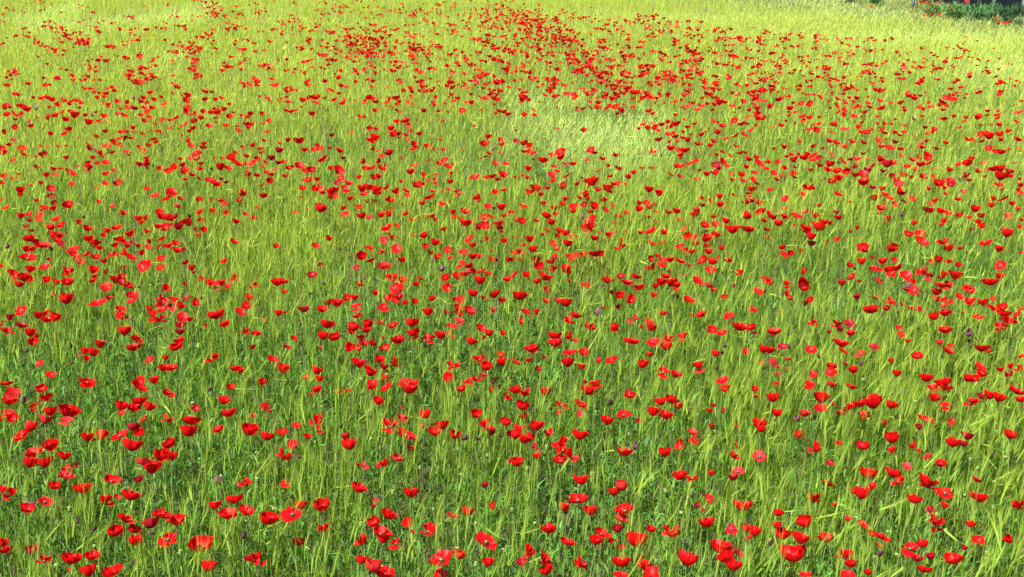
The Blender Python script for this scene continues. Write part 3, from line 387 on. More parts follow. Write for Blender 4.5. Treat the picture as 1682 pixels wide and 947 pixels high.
367 461 18 0r;385 470 30 0r;372 468 20 0r;352 478 27 0r;30 475 18 0r;42 458 13 0m;72 491 30 0r;82 507 17 0r;10 501 28 0r;7 488 22 0r;42 526 16 0r;
117 513 10 0r;142 507 26 0r;132 481 12 0o;192 480 12 0o;218 479 18 0r;155 478 10 0r;295 486 20 0m;290 473 13 0r;327 501 22 0r;337 510 20 0m;
370 500 19 0r;315 491 11 0d;414 496 20 0r;424 506 17 0m;459 483 19 0r;472 496 23 0r;482 517 20 0r;217 517 19 0r;305 516 19 0r;290 532 18 0r;
320 536 19 0p;347 533 23 0r;292 550 35 0r;285 543 20 0r;255 546 13 0m;372 558 21 0r;347 570 18 0r;232 567 32 0r;152 573 23 0r;120 548 20 0m;
172 536 14 0o;175 553 23 0r;200 553 13 0r;182 573 15 0r;62 570 15 0r;45 586 22 0o;12 578 22 0r;5 600 20 0r;135 599 18 0r;167 620 25 0r;237 602 20 0r;
100 607 17 0o;67 623 25 0r;82 588 10 0r;346 602 25 0r;385 603 23 0r;392 591 17 0r;482 618 23 0r;317 615 18 0o;459 538 27 0r;482 536 27 0r;
504 542 13 0v;524 553 20 0r;554 561 26 0r;572 547 27 0r;592 521 19 0r;599 541 21 0r;607 556 25 0r;604 566 20 0r;632 573 22 0r;609 588 17 0r;
629 518 22 0r;644 505 33 0r;654 501 20 0r;647 521 18 0m;662 536 18 0r;658 552 28 0r;632 542 12 0r;692 551 11 0d;669 471 21 0r;667 483 17 0r;
619 462 17 0r;627 478 21 0r;507 458 22 0r;514 466 19 0r;487 475 17 0r;467 438 13 0r;594 441 18 0o;559 419 20 0r;604 410 27 0r;634 420 21 0r;
622 430 16 0r;637 398 23 0r;659 386 21 0r;667 366 17 0r;637 371 20 0r;617 366 31 0r;614 351 23 0r;609 323 18 0r;614 331 25 0r;674 325 20 0m;
707 326 17 0r;727 321 16 0r;692 368 18 0r;704 356 14 0r;714 368 25 0r;734 358 21 0r;754 341 13 0r;752 382 22 0r;709 386 12 0r;710 401 12 0r;
687 413 19 0r;742 411 17 0r;767 368 12 0r;794 378 14 0r;819 376 18 0r;811 406 23 0r;826 407 17 0r;816 418 17 0r;782 426 20 0r;777 413 17 0o;
831 476 19 0r;797 483 15 0r;774 501 19 0r;759 516 30 0r;809 511 23 0r;724 546 28 0r;749 552 27 0r;772 531 22 0r;784 538 28 0r;809 538 18 0o;
828 535 25 0r;816 573 21 0r;811 561 15 0o;836 573 10 0r;729 520 11 0r;702 518 13 0o;689 591 30 0r;714 606 27 0r;702 598 20 0r;654 586 13 0m;
744 598 18 0m;729 586 13 0m;794 628 28 0r;564 630 30 0r;514 430 15 0o;529 432 15 0o;494 430 12 0o;917 331 17 0r;922 321 15 0r;947 333 18 0r;
942 318 12 0r;995 328 20 0r;1012 322 15 0r;1037 323 18 0r;1035 335 15 0r;1067 320 14 0r;1097 326 23 0r;1125 338 19 0r;1130 330 13 0r;1165 330 10 0r;
1200 328 17 0r;1197 337 12 0r;1235 333 17 0r;1272 333 20 0r;1279 323 15 0r;1279 348 17 0o;1302 321 25 0r;1304 341 18 0r;1312 333 14 0r;1339 333 18 0r;
1354 341 14 0o;1302 361 13 0r;1309 365 11 0r;1232 363 19 0r;1240 356 12 0r;885 330 12 0o;990 351 9 0r;940 361 21 0r;967 362 18 0r;957 366 15 0r;
1026 372 22 0r;861 373 16 0r;884 397 19 0r;865 405 11 0r;877 431 16 0o;1182 382 17 0r;1197 383 11 0r;1155 435 18 0r;1090 443 20 0m;1304 397 19 0r;
1332 396 30 0r;1342 408 13 0r;1343 416 13 0r;1369 393 10 0r;1347 431 17 0r;1377 438 17 0r;1284 421 27 0r;1292 433 25 0r;1289 443 22 0r;1309 438 17 0r;
1334 443 17 0r;1337 458 14 0o;1312 451 12 0r;1215 422 22 0r;1237 423 19 0p;1230 403 11 0r;1212 457 19 0r;1232 451 30 0r;1225 466 15 0r;1225 488 15 0r;
1242 495 20 0r;1254 511 17 0r;1279 502 27 0r;1319 517 19 0r;1195 530 20 0r;1220 550 28 0r;1254 551 27 0r;1200 553 21 0r;1244 528 17 0o;1269 543 12 0o;
1180 581 20 0r;1227 583 22 0r;1244 578 22 0r;1359 471 20 0r;1359 486 28 0r;1402 479 26 0r;1427 491 12 0o;1447 458 11 0r;1457 491 17 0p;1519 487 9 0r;
1432 318 15 0r;1422 336 17 0r;1442 363 13 0r;1429 345 13 0r;1462 338 12 0r;1482 350 15 0r;1492 330 22 0r;1504 321 18 0r;1532 335 12 0r;1549 336 19 0r;
1519 363 23 0r;1392 362 18 0r;1472 366 9 0r;1594 323 22 0r;1579 320 18 0r;1622 321 17 0r;1634 327 18 0r;1624 343 13 0r;1582 360 10 0r;1639 363 20 0r;
1656 366 22 0r;1669 373 17 0r;1629 371 14 0o;1452 396 15 0o;1557 413 13 0o;1592 472 26 0r;1604 448 18 0r;1602 458 11 0r;1643 458 16 0r;1649 473 19 0r;
1619 488 15 0v;1607 502 18 0r;1597 513 12 0r;1577 521 12 0m;1644 503 13 0o;1627 535 18 0r;1661 537 17 0r;1617 578 25 0r;1597 580 20 0r;1634 588 21 0r;
1654 573 29 0r;1559 582 28 0r;1459 526 27 0r;1442 536 20 0r;1472 546 25 0r;1489 538 14 0o;1479 570 19 0r;1479 596 21 0r;1429 593 18 0r;1432 571 13 0r;
1404 592 19 0r;1384 602 24 0r;1369 608 27 0r;1348 562 28 0r;1392 573 17 0r;1362 543 20 0o;1409 526 18 0o;1317 596 15 0r;1269 615 22 0r;1210 613 37 0r;
1190 618 30 0r;1240 623 33 0r;1225 618 25 0r;1299 626 25 0r;1334 625 23 0r;1472 622 20 0p;1422 627 15 0o;1447 627 12 0o;1627 628 20 0r;1656 623 19 0r;
1502 628 20 0p;1132 618 31 0r;1145 601 28 0p;1120 586 25 0r;1107 601 20 0m;1115 562 28 0r;1087 551 15 0r;1127 518 16 0m;1116 494 25 0r;1085 486 15 0o;
1060 522 29 0r;1000 490 23 0r;1032 490 22 0r;1050 488 27 0r;1042 478 17 0r;982 462 35 0r;945 458 22 0r;920 467 18 0r;917 492 24 0m;867 460 14 0r;
857 488 18 0r;859 500 20 0r;845 521 18 0r;892 517 25 0m;915 533 22 0m;931 532 18 0r;905 555 20 0r;860 543 17 0r;872 531 14 0r;947 551 17 0r;
960 546 17 0r;985 545 30 0r;1000 561 15 0r;1022 557 31 0r;877 566 22 0r;892 572 20 0r;845 575 19 0r;938 577 18 0p;887 595 24 0r;1010 590 30 0r;
1040 588 20 0r;1042 603 20 0o;1040 618 33 0r;994 617 23 0r;1090 626 33 0r;1105 622 20 0r;1060 628 15 0r;860 608 13 0o;1712 321 11 0r;1708 336 9 0r;
1754 361 19 0r;1755 377 15 0r;1722 376 20 0r;1772 333 12 0o;1830 352 10 0r;1889 320 22 0r;1830 421 13 0o;1917 427 24 0r;1695 462 15 0m;1722 470 25 0r;
1740 478 18 0r;1742 498 33 0r;1720 497 20 0r;1695 428 10 0m;1895 353 12 0r;1895 362 11 0r;1915 356 13 0r;1937 332 14 0r;1960 321 15 0r;1967 336 20 0r;
1965 347 22 0r;1960 353 20 0r;1985 318 20 0r;2010 323 22 0r;1942 353 18 0r;1990 357 17 0r;2002 348 18 0r;2022 350 27 0r;2040 358 20 0r;2049 343 12 0r;
2045 365 15 0m;2080 323 20 0r;2107 325 14 0r;2099 333 10 0r;2078 351 13 0r;2027 373 15 0o;2132 363 23 0r;2144 372 13 0r;2152 337 13 0r;2184 338 9 0r;
2218 333 13 0r;2239 351 15 0o;2249 353 15 0r;2264 348 17 0r;2272 338 15 0r;2239 328 14 0r;2302 346 17 0r;2290 360 15 0r;2307 321 13 0r;2324 340 15 0r;
2347 341 22 0r;2364 335 27 0r;2382 335 17 0r;2404 347 17 0r;2342 360 13 0r;2219 376 14 0r;2247 392 13 0r;2282 405 17 0r;2442 333 20 0r;2474 326 17 0r;
2477 341 15 0r;2429 353 12 0r;2462 361 17 0r;2489 355 22 0r;2491 368 25 0r;2514 331 15 0r;2457 383 15 0o;2489 386 25 0r;2506 387 18 0r;2414 368 9 0r;
2114 408 17 0r;2127 418 19 0o;2144 403 12 0o;2152 418 23 0r;2159 423 18 0r;2174 408 16 0r;2194 398 17 0r;2202 413 28 0r;2219 406 27 0r;2229 402 13 0r;
2259 416 17 0r;2244 431 16 0r;2197 441 23 0r;2219 448 22 0r;2212 436 12 0r;2259 458 23 0r;2242 451 13 0r;2199 463 17 0r;2224 462 14 0p;2164 457 25 0r;
2099 421 13 0o;2269 441 13 0o;2204 486 26 0r;2232 492 26 0r;2252 492 26 0r;2237 508 18 0r;2235 518 14 0r;2144 496 22 0r;2172 508 11 0d;2304 441 19 0r;
2317 431 13 0r;2289 473 22 0r;2302 471 13 0r;2344 463 19 0r;2334 477 18 0r;2357 433 23 0r;2374 413 25 0r;2344 398 20 0r;2359 402 13 0r;2414 396 22 0r;
2437 406 25 0r;2402 405 13 0r;2452 406 12 0r;2484 412 14 0r;2467 426 19 0r;2442 438 17 0r;2454 445 13 0r;2417 445 17 0r;2385 455 15 0r;2417 479 18 0r;
2432 501 18 0o;2449 501 14 0o;2399 510 19 0r;2372 497 22 0r;2355 507 18 0r;2334 507 17 0o;2459 521 22 0r;2486 515 20 0r;2494 536 30 0r;2516 531 10 0r;
2374 531 23 0r;2388 545 17 0r;2352 541 27 0m;2362 553 17 0m;2294 558 17 0m;2289 526 21 0r;2277 532 20 0r;2259 537 19 0r;2239 546 23 0r;2224 545 20 0r;
2322 570 23 0r;2342 568 25 0m;2352 566 17 0r;2402 567 17 0r;2437 574 20 0r;2407 588 15 0o;2442 593 23 0m;2479 567 18 0r;2474 588 22 0r;2484 601 25 0r;
2469 620 28 0r;2452 546 18 0r;2515 553 12 0r;2204 572 18 0r;2232 578 14 0m;2289 588 19 0o;2109 551 17 0o;2139 551 17 0o;2065 580 22 0r;2082 566 19 0r;
2035 553 21 0r;2025 546 10 0d;1997 543 17 0o;2005 577 22 0r;1965 561 12 0m;1942 493 28 0r;1952 501 17 0r;1980 520 20 0r;1927 522 17 0r;2022 508 18 0o;
1842 501 33 0r;1842 516 25 0r;1812 508 20 0o;1784 526 30 0r;1757 516 13 0d;1857 539 19 0p;1882 537 23 0r;1820 546 15 0r;1735 552 24 0r;1830 561 20 0r;
1812 572 26 0r;1822 586 22 0m;1815 593 20 0r;1861 578 27 0r;1717 577 13 0r;1732 581 16 0p;1692 581 12 0r;1850 606 20 0r;1847 616 18 0r;1895 603 17 0o;
1930 611 20 0o;1947 594 40 0r;1925 593 17 0r;1965 622 23 0r;1997 616 33 0r;2000 626 25 0r;2015 603 20 0r;2030 601 20 0r;1760 618 33 0r;1740 628 25 0r;
1797 616 17 0r;1920 630 18 0r;2132 620 31 0r;2164 628 25 0r;1915 577 9 0d;2055 603 12 0o;2557 328 17 0r;2567 323 17 0r;2532 346 20 0r;2527 353 12 0r;
2595 355 22 0r;2592 368 18 0r;2592 378 12 0r;2612 368 12 0r;2605 336 15 0r;2632 340 22 0r;2662 338 20 0r;2657 346 15 0r;2562 367 9 0r;2635 381 18 0r;
2660 385 23 0r;2692 383 13 0r;2722 333 12 0r;2727 353 13 0r;2752 323 19 0r;2770 328 16 0r;2776 338 16 0r;2750 346 15 0r;2755 366 17 0r;2775 361 22 0r;
2772 377 17 0r;2790 320 12 0r;2805 333 15 0r;2815 321 20 0r;2812 351 22 0r;2822 347 15 0r;2805 381 22 0r;2835 381 15 0o;2840 368 18 0r;2852 338 17 0r;
2857 351 17 0r;2890 330 17 0r;2887 358 15 0r;2900 353 20 0r;2882 381 14 0r;2852 318 12 0r;2927 338 12 0o;2959 337 17 0r;2969 353 14 0r;2972 363 12 0r;
2942 391 13 0r;2929 406 12 0r;2905 405 16 0r;2882 403 12 0r;2830 402 14 0r;2820 417 17 0r;2897 423 20 0r;2907 437 16 0r;2939 433 18 0r;2954 443 20 0r;
2969 433 14 0r;2972 411 14 0r;3009 388 17 0v;3029 380 15 0r;3004 322 22 0r;3022 352 20 0r;3034 356 17 0r;3052 337 13 0r;3057 351 15 0r;3084 343 17 0r;
3099 338 30 0r;3107 348 20 0r;3097 360 17 0r;3109 322 17 0r;3127 326 22 0r;3139 327 13 0r;3169 321 11 0r;3134 380 16 0r;3102 391 17 0r;3057 402 9 0r;
3039 418 18 0r;3069 424 22 0r;3062 432 14 0r;3044 437 15 0r;3167 398 11 0r;3174 382 18 0r;3212 385 23 0r;3217 378 17 0r;3244 363 14 0r;3244 378 12 0r;
3279 363 14 0r;3275 376 18 0r;3277 387 15 0r;3282 409 18 0r;3257 409 13 0o;3346 368 18 0o;3339 343 9 0r;3356 331 10 0r;3152 418 14 0m;3224 410 11 0o;
3224 441 22 0r;3249 446 27 0r;3247 436 20 0r;3227 463 20 0m;3284 440 24 0r;3312 430 19 0r;3289 457 15 0r;3344 456 25 0r;3179 457 23 0r;3194 457 13 0o;
3107 468 17 0o;3074 487 20 0r;3024 473 17 0r;3029 483 19 0r;3044 462 15 0r;3003 446 18 0r;3339 398 12 0r;2567 411 22 0r;2552 392 12 0o;2582 396 12 0r;
2610 403 17 0o;2635 398 15 0o;2667 405 20 0o;2690 406 17 0r;2740 403 19 0r;2737 408 22 0r;2745 411 17 0r;2730 433 12 0r;2660 423 15 0r;2682 427 23 0r;
2697 434 15 0o;2772 422 18 0p;2830 432 18 0r;2850 434 25 0r;2840 433 17 0r;2867 423 10 0r;2642 391 15 0o;2535 416 9 0o;2627 463 13 0o;2577 481 20 0r;
2539 487 17 0o;2671 479 20 0r;2702 487 14 0r;2725 462 22 0r;2747 468 24 0r;2775 481 22 0r;2800 464 23 0r;2837 468 19 0r;2885 456 20 0o;2882 463 18 0r;
2907 458 13 0r;2939 465 20 0m;2920 483 25 0r;2895 480 22 0r;2929 488 20 0r;2957 488 18 0r;2962 511 18 0o;2836 503 17 0r;2732 501 15 0o;2735 513 12 0o;
2600 507 18 0r;2585 513 13 0r;2622 508 22 0r;2607 523 25 0r;2642 516 25 0r;2652 506 17 0r;2670 511 27 0r;2675 522 25 0r;2692 516 19 0r;2692 541 21 0r;
2555 531 20 0r;2525 531 15 0r;2575 551 25 0r;2612 548 15 0m;2662 557 18 0r;2607 567 25 0r;2609 581 19 0m;2542 568 25 0r;2551 588 20 0r;2567 578 17 0o;
2522 555 10 0r;2725 536 28 0r;2722 556 28 0r;2752 561 30 0r;2780 566 27 0r;2785 556 17 0r;2757 583 30 0r;2735 596 30 0r;2727 593 17 0r;2810 573 22 0r;
2807 546 22 0m;2795 522 21 0r;2815 522 18 0r;2770 529 23 0r;2757 530 12 0v;2835 573 31 0r;2837 598 33 0r;2850 559 26 0m;2865 543 23 0o;2850 522 13 0o;
2892 521 27 0r;2934 532 22 0r;2915 538 30 0m;2905 533 20 0r;2902 560 17 0r;2979 547 23 0r;2997 523 22 0r;3019 515 19 0r;3047 508 27 0r;3049 521 28 0r;
3049 536 25 0r;3024 539 25 0r;3009 555 21 0o;3062 553 11 0r;2947 590 30 0r;2954 605 28 0p;2929 578 20 0o;2932 571 17 0p;2969 573 22 0r;2994 580 18 0r;
3034 578 26 0r;3067 580 20 0r;3084 601 33 0r;3122 596 28 0r;3124 606 25 0m;3119 556 22 0r;3147 540 20 0r;3179 536 28 0r;3192 518 19 0r;3189 526 15 0r;
3212 561 21 0r;3182 591 19 0r;3174 573 25 0m;3232 578 21 0m;3234 534 19 0o;3264 553 25 0r;3287 553 30 0r;3289 578 38 0r;3314 576 30 0r;3317 561 25 0p;
3282 605 26 0r;3351 586 18 0r;3351 606 21 0r;3349 623 20 0r;3334 534 15 0o;3269 498 22 0r;3289 498 29 0r;3314 488 17 0r;3351 488 12 0r;3249 487 24 0r;
3242 558 15 0o;3104 616 18 0r;3052 618 17 0p;2897 618 20 0o;2867 615 18 0m;2957 628 25 0r;2657 614 35 0r;2637 630 20 0o;2530 623 22 0r;2752 630 15 0o;
3164 628 20 0p;3289 621 17 0o;3152 586 13 0v;2712 583 11 0d;
""".replace('\n', '')
P = []
for f in PTS.split(';'):
    if f:
        a = f.split(); P.append((float(a[0]) / 2, float(a[1]) / 2, float(a[2]) / 2, float(a[3][:-1]) / 2, a[3][-1]))
# the far strip: how many flowers in each cell, 52.5 x 39.5 pixels
FAR = """10 12 10 8 5 8 22 22 20 22 28 26 28 26 30 44 44 34 16 20 16 8 3 0 3 1 2 4 4 8 4 1
10 20 26 14 14 18 20 18 12 16 30 44 28 14 24 38 48 52 24 24 24 30 26 26 20 20 10 10 6 10 8 6
7 7 10 9 14 9 12 14 12 14 22 24 24 20 24 28 26 28 40 28 24 26 22 20 16 28 18 16 22 22 12 4
10 8 10 12 16 12 9 6 8 12 12 10 10 16 26 26 20 24 24 26 32 24 22 26 22 22 22 14 18 12 8 12"""
for r, row in enumerate(FAR.split('\n')):
    for c, n in enumerate(int(v) for v in row.split()):
        k = 0; n = round(n * 1.45)
        while k < n:
            x = (c + random.random()) * 52.5; y = (r + random.random()) * 39.5
            if r == 0 and 16 <= c < 24: y = 39.5 * (0.25 + 0.75 * random.random() ** 0.7) if c < 19 else 39.5 * (0.55 + 0.45 * random.random())
            if r == 1 and c >= 24: y = 39.5 * (1.4 + 0.6 * random.random())
            m = random.choice((1, 1, 1, 2, 2, 3, 4, 5))
            edge = np.interp(x, (0, 820, 1000, 1140, 1260, 1480, 1600, 1682), (-9, -9, 17, 33, 50, 64, 85, 100))
            if y < edge:
                k += 1
                if random.random() < 0.12: P.append((x, y, 3.5, 0, 'r'))
                continue
            for q in range(m):
                if q: x += random.gauss(0, 4.5) + 2; y += random.gauss(0, 1.6) + 0.8
                s = (y + 150) / 33 * random.uniform(0.5, 0.92) * (0.85 if c >= 24 or r == 0 else 1)
                P.append((x, y, s, 0, random.choice('rrrrrrrrop'))); k += 1
DRIFTS = (((830, 14), (880, 40), (930, 62), (965, 90), (990, 115), 130, 9), ((560, 55), (600, 64), (640, 84), 55, 7), ((795, 28), (850, 30), (905, 48), 60, 7),
          ((350, 10), (365, 25), 25, 6), ((75, 38), (110, 52), (130, 66), 30, 5), ((675, 70), (700, 86), 20, 4), ((1040, 22), (1110, 45), 20, 5), ((960, 110), (1000, 122), 20, 3),
          ((1120, 100), (1180, 104), 16, 3), ((1085, 122), (1112, 138), 18, 3), ((600, 80), (632, 92), 30, 5), ((210, 100), (245, 130), 16, 7), ((1000, 130), (1045, 150), 24, 5))
for dr in DRIFTS:
    pts, n, sg = dr[:-2], dr[-2], dr[-1]
    for k in range(n):
        t = random.random() * (len(pts) - 1); q = int(t); t -= q
        P.append((pts[q][0] * (1 - t) + pts[q + 1][0] * t + random.gauss(0, sg * 2.2), pts[q][1] * (1 - t) + pts[q + 1][1] * t + random.gauss(0, sg * .8), random.uniform(3, 5.6), 0, random.choice('rrrrrrpo')))
for x, y in ((1512, 4), (1519, 1), (1524, 4), (1536, 5), (1542, 3), (1561, 11), (1585, 4), (1588, 2), (1531, 24), (1543, 24), (1637, 29), (1653, 37), (1640, 38), (1519, 25)):
    P.append((x, y, 5, 0, 'r'))

# ------------------------------------------------------------------ poppy heads
def petal_grid(rs, a_in, a_out, half, ruffle, nu, nv, L=1.0):
    u = np.linspace(-1, 1, nu)[None, :]; v = np.linspace(0.05, 1, nv)[:, None]
    ph = [rs.uniform(0, 6.28) for _ in range(6)]
    ln = L * (1 - 0.2 * np.abs(u) ** 3 + 0.05 * np.sin(4 * u + ph[0]) + 0.03 * np.sin(9 * u + ph[1]))
    n = 24; tt = np.linspace(0, 1, n); al = a_in + (a_out - a_in) * tt
    rr = np.concatenate([[0], np.cumsum(np.sin((al[1:] + al[:-1]) / 2)) / (n - 1)]); zz = np.concatenate([[0], np.cumsum(np.cos((al[1:] + al[:-1]) / 2)) / (n - 1)])
    s = v * np.ones_like(u)
    r = np.interp(s, tt, rr) * ln; z = np.interp(s, tt, zz) * ln
    am = a_in + (a_out - a_in) * s
    d = ruffle * s ** 1.6 * (np.sin(5.2 * u + ph[2]) + 0.6 * np.sin(9.5 * u + ph[3] + 2 * s) + 0.5 * np.sin(5 * s + 3 * u + ph[4]) + (0.3 * np.sin(16 * u + ph[5]) if nu > 9 else 0))
    r = r - d * np.cos(am); z = z + d * np.sin(am)
    phi = u * half * (0.75 + 0.25 * s) + 0.08 * np.sin(3 * s + ph[5])
    V = np.stack([r * np.cos(phi), r * np.sin(phi), z], -1).reshape(-1, 3)
    i = (np.arange(nv - 1)[:, None] * nu + np.arange(nu - 1)[None]).ravel()
    Q = np.stack([i, i + 1, i + nu + 1, i + nu], -1)
    return V, Q, np.repeat(v.ravel(), nu)
def rz(V, a):
    c, s = math.cos(a), math.sin(a)
    return np.stack([V[:, 0] * c - V[:, 1] * s, V[:, 0] * s + V[:, 1] * c, V[:, 2]], -1)
#        inner angle, rim angle, ruffle, spread of the four petals
FORMS = {'cup': (88, 6, 0.06, 14), 'bowl': (88, 24, 0.075, 18), 'open': (86, 44, 0.07, 16), 'flat': (84, 60, 0.06, 12),
         'closed': (70, -14, 0.03, 5), 'crumpled': (66, 40, 0.11, 30), 'windblown': (62, 30, 0.11, 42)}
def head(form, seed, nu, nv):
    rs = random.Random(seed * 31 + len(form)); a0, a1, ru, sp = FORMS[form]
    out = []; off = rs.uniform(0, 6.28)
    for k in range(4):
        inner = k % 2
        da = rs.uniform(-sp, sp)
        if form == 'windblown' and k == 0: da = 60
        if form == 'crumpled' and k == 2: da = 45
        V, Q, v = petal_grid(rs, rad(a0 + 0.4 * da), rad(a1 + da - 7 * inner), rad(68 - 10 * inner), ru, nu, nv, rs.uniform(0.9, 1.05) * (0.92 if inner else 1))
        V = rz(V, off + k * math.pi / 2 + rs.uniform(-.15, .15)); V[:, 2] += 0.03 * inner
        out.append((V, Q, v))
    for o in out: o[0][:, 2] *= {'cup': .74, 'closed': .82, 'bowl': .9}.get(form, 1)
    A = np.concatenate([o[0] for o in out])
    wd = 0.5 * (np.ptp(A[:, 0]) + np.ptp(A[:, 1])); c = np.array([*(0.5 * (A.max(0) + A.min(0)))[:2], 0])
    zc = 0.5 * (A[:, 2].max() + A[:, 2].min())
    return [((V - c * 0.5) / wd, Q, v) for V, Q, v in out], zc / wd
def petal_tint(v, base):
    """blackish blotch where the petal is attached"""
    k = np.clip((v - 0.08) / 0.12, 0, 1)[:, None]
    return np.array([[0.02, 0.004, 0.01]]) * (1 - k) + np.asarray(base)[None] * k
TINT = {'scarlet': (0.48, 0.003, 0.003), 'orange red': (0.50, 0.010, 0.004), 'crimson': (0.29, 0.004, 0.014), 'pink-highlit red': (0.50, 0.022, 0.022)}  # last tint: overexposed highlight painted over the whole petal
LET = {'r': 'scarlet', 'o': 'orange red', 'm': 'crimson', 'p': 'pink-highlit red'}

def form_of(wd, ht, rs):
    if ht <= 0: return rs.choice(['cup', 'bowl', 'cup', 'bowl', 'crumpled', 'cup'])
    q = ht / wd
    if q < 0.56: return rs.choice(['bowl', 'cup', 'bowl'])
    if q < 0.74: return rs.choice(['bowl', 'bowl', 'cup', 'crumpled'])
    if q < 0.95: return rs.choice(['cup', 'cup', 'closed', 'crumpled'])
    return 'windblown' if ht > 18 else rs.choice(['crumpled', 'cup'])

flowers = [p for p in P if p[4] in 'romp']
dead = [p for p in P if p[4] in 'dv']
flowers.sort(key=lambda p: -(p[2] * (p[3] or p[2] * 0.65)))
near, far = flowers[:300], flowers[300:]
for k in range(900):                                     # the drifts go on beyond both sides of the picture
    y = 60 + 890 * random.random() ** 1.3
    x = random.choice((-1, 1)) * (PW / 2 + 8 + random.random() * (250 + 900 * y / 950)) + PW / 2
    if x > PW and y < 130: continue
    far.append((x, y, (y + 150) / 33 * random.uniform(.6, 1.05), 0, random.choice('rrrrrrmop')))

# ------------------------------------------------------------------ labels that say which one
_ones = 'zero one two three four five six seven eight nine ten eleven twelve thirteen fourteen fifteen sixteen seventeen eighteen nineteen'.split()
_tens = '- - twenty thirty forty fifty sixty seventy eighty ninety hundred'.split()
def said(n): return _ones[n] if n < 20 else _tens[n // 10] + ('-' + _ones[n % 10] if n % 10 else '')
def place_words(x, y):
    return '%s percent across, %s percent down' % (said(round(min(max(x, 9), PW - 9) / PW * 100)), said(round(min(max(y, 9), PH - 9) / PH * 100)))
used = set()
def unique(label, x, y):
    while label in used:
        x += 9; label = label.split(',')[0] + ', ' + place_words(x, y)
    used.add(label); return label

STEMS = []
for k in range(5):
    t = np.linspace(0, 1, 7)
    ln = 0.05; cx = ln * t ** 2 + 0.012 * np.sin(t * 5 + k); cx = cx - cx[0]; cx += (ln - cx[-1]) * t; cy = 0.012 * np.sin(t * 4 + 2 * k) * t * (1 - t) * 4
    a = Acc(); ang = np.arange(5) * 2 * np.pi / 5; rr = 0.0024 - 0.0008 * t
    V = np.stack([cx[:, None] + rr[:, None] * np.cos(ang), cy[:, None] + rr[:, None] * np.sin(ang), t[:, None] + 0 * ang], -1)
    i = np.arange(6)[:, None] * 5; j = np.arange(5)[None]; j2 = (j + 1) % 5
    a.add(V, np.stack([i + j, i + j2, i + 5 + j2, i + 5 + j], -1)); STEMS.append(a.mesh('stem', [M_STEM], True))
# heart of a flower: pale capsule in a ring of black stamens
hc = Acc()
def lathe(prof, sides):
    pr = np.array(prof); ang = np.arange(sides) * 2 * np.pi / sides
    V = np.stack([pr[:, 0:1] * np.cos(ang), pr[:, 0:1] * np.sin(ang), pr[:, 1:2] + 0 * ang], -1)
    i = np.arange(len(pr) - 1)[:, None] * sides; j = np.arange(sides)[None]; j2 = (j + 1) % sides
    return V.reshape(-1, 3), np.stack([i + j, i + j2, i + sides + j2, i + sides + j], -1).reshape(-1, 4)
V1, Q1 = lathe([(0.03, 0.0), (0.15, 0.03), (0.17, 0.11), (0.1, 0.1)], 8)
V1 = V1 + np.random.default_rng(1).normal(0, 0.008, V1.shape)
V2, Q2 = lathe([(0.05, 0.05), (0.075, 0.13), (0.085, 0.17), (0.09, 0.18), (0.004, 0.2)], 7)
HEART = mesh('flower_centre', np.concatenate([V1, V2]), np.concatenate([Q1, Q2 + len(V1)]), None, [M_DARK, M_STEM], None, True, [0] * len(Q1) + [1] * len(Q2))

HEADS = {}
def head_meshes(form, seed, tint):
    key = (form, seed, tint)
    if key not in HEADS:
        ps, zc = head(form, seed, 14, 8)
        HEADS[key] = ([mesh('petal', V, Q, None, [M_PETAL], petal_tint(v, TINT[tint]), True) for V, Q, v in ps], zc, np.concatenate([q[0] for q in ps])[::3])
    return HEADS[key]

def fit(cloud, M, asp, dep_ang):
    """stretch of a head along its own axis that gives the wanted height to width, and the width it then shows"""
    best = None
    for zs in (0.55, 0.7, 0.85, 1.0, 1.15, 1.3, 1.5, 1.7, 1.95):
        Pn = (cloud * [1, 1, zs]) @ M.T
        ww = np.ptp(Pn[:, 0]); hh = np.ptp(Pn[:, 1] * math.sin(dep_ang) + Pn[:, 2] * math.cos(dep_ang))
        e = abs(math.log(hh / ww / asp))
        if best is None or e < best[0]: best = (e, zs, ww)
    return best[1], best[2]
def aspect(wd, ht, rs): return min(max((ht + 0.5) / (wd + 0.8), 0.42), 1.5) if ht > 0 else rs.uniform(0.56, 0.85)
def head_frame(px, py, wd, low, rs):
    hz = rs.uniform(0.62, 0.73) if not low else rs.uniform(0.50, 0.58)
    hz += 0.06 * min(1, max(0, (420 - py) / 380))
    x, y = unproj(px, py, hz); _, _, dep = proj(x, y, hz)
    size = min(max((wd + (0.8 if wd > 12 else 0.2)) * dep / FPX, 0.024), 0.125)
    return float(x), float(y), hz, float(dep), size
SHAPE_WORD = {'cup': 'cup-shaped', 'bowl': 'bowl-shaped', 'open': 'wide open', 'flat': 'flat open', 'closed': 'half-closed', 'crumpled': 'crumpled', 'windblown': 'tall upright'}
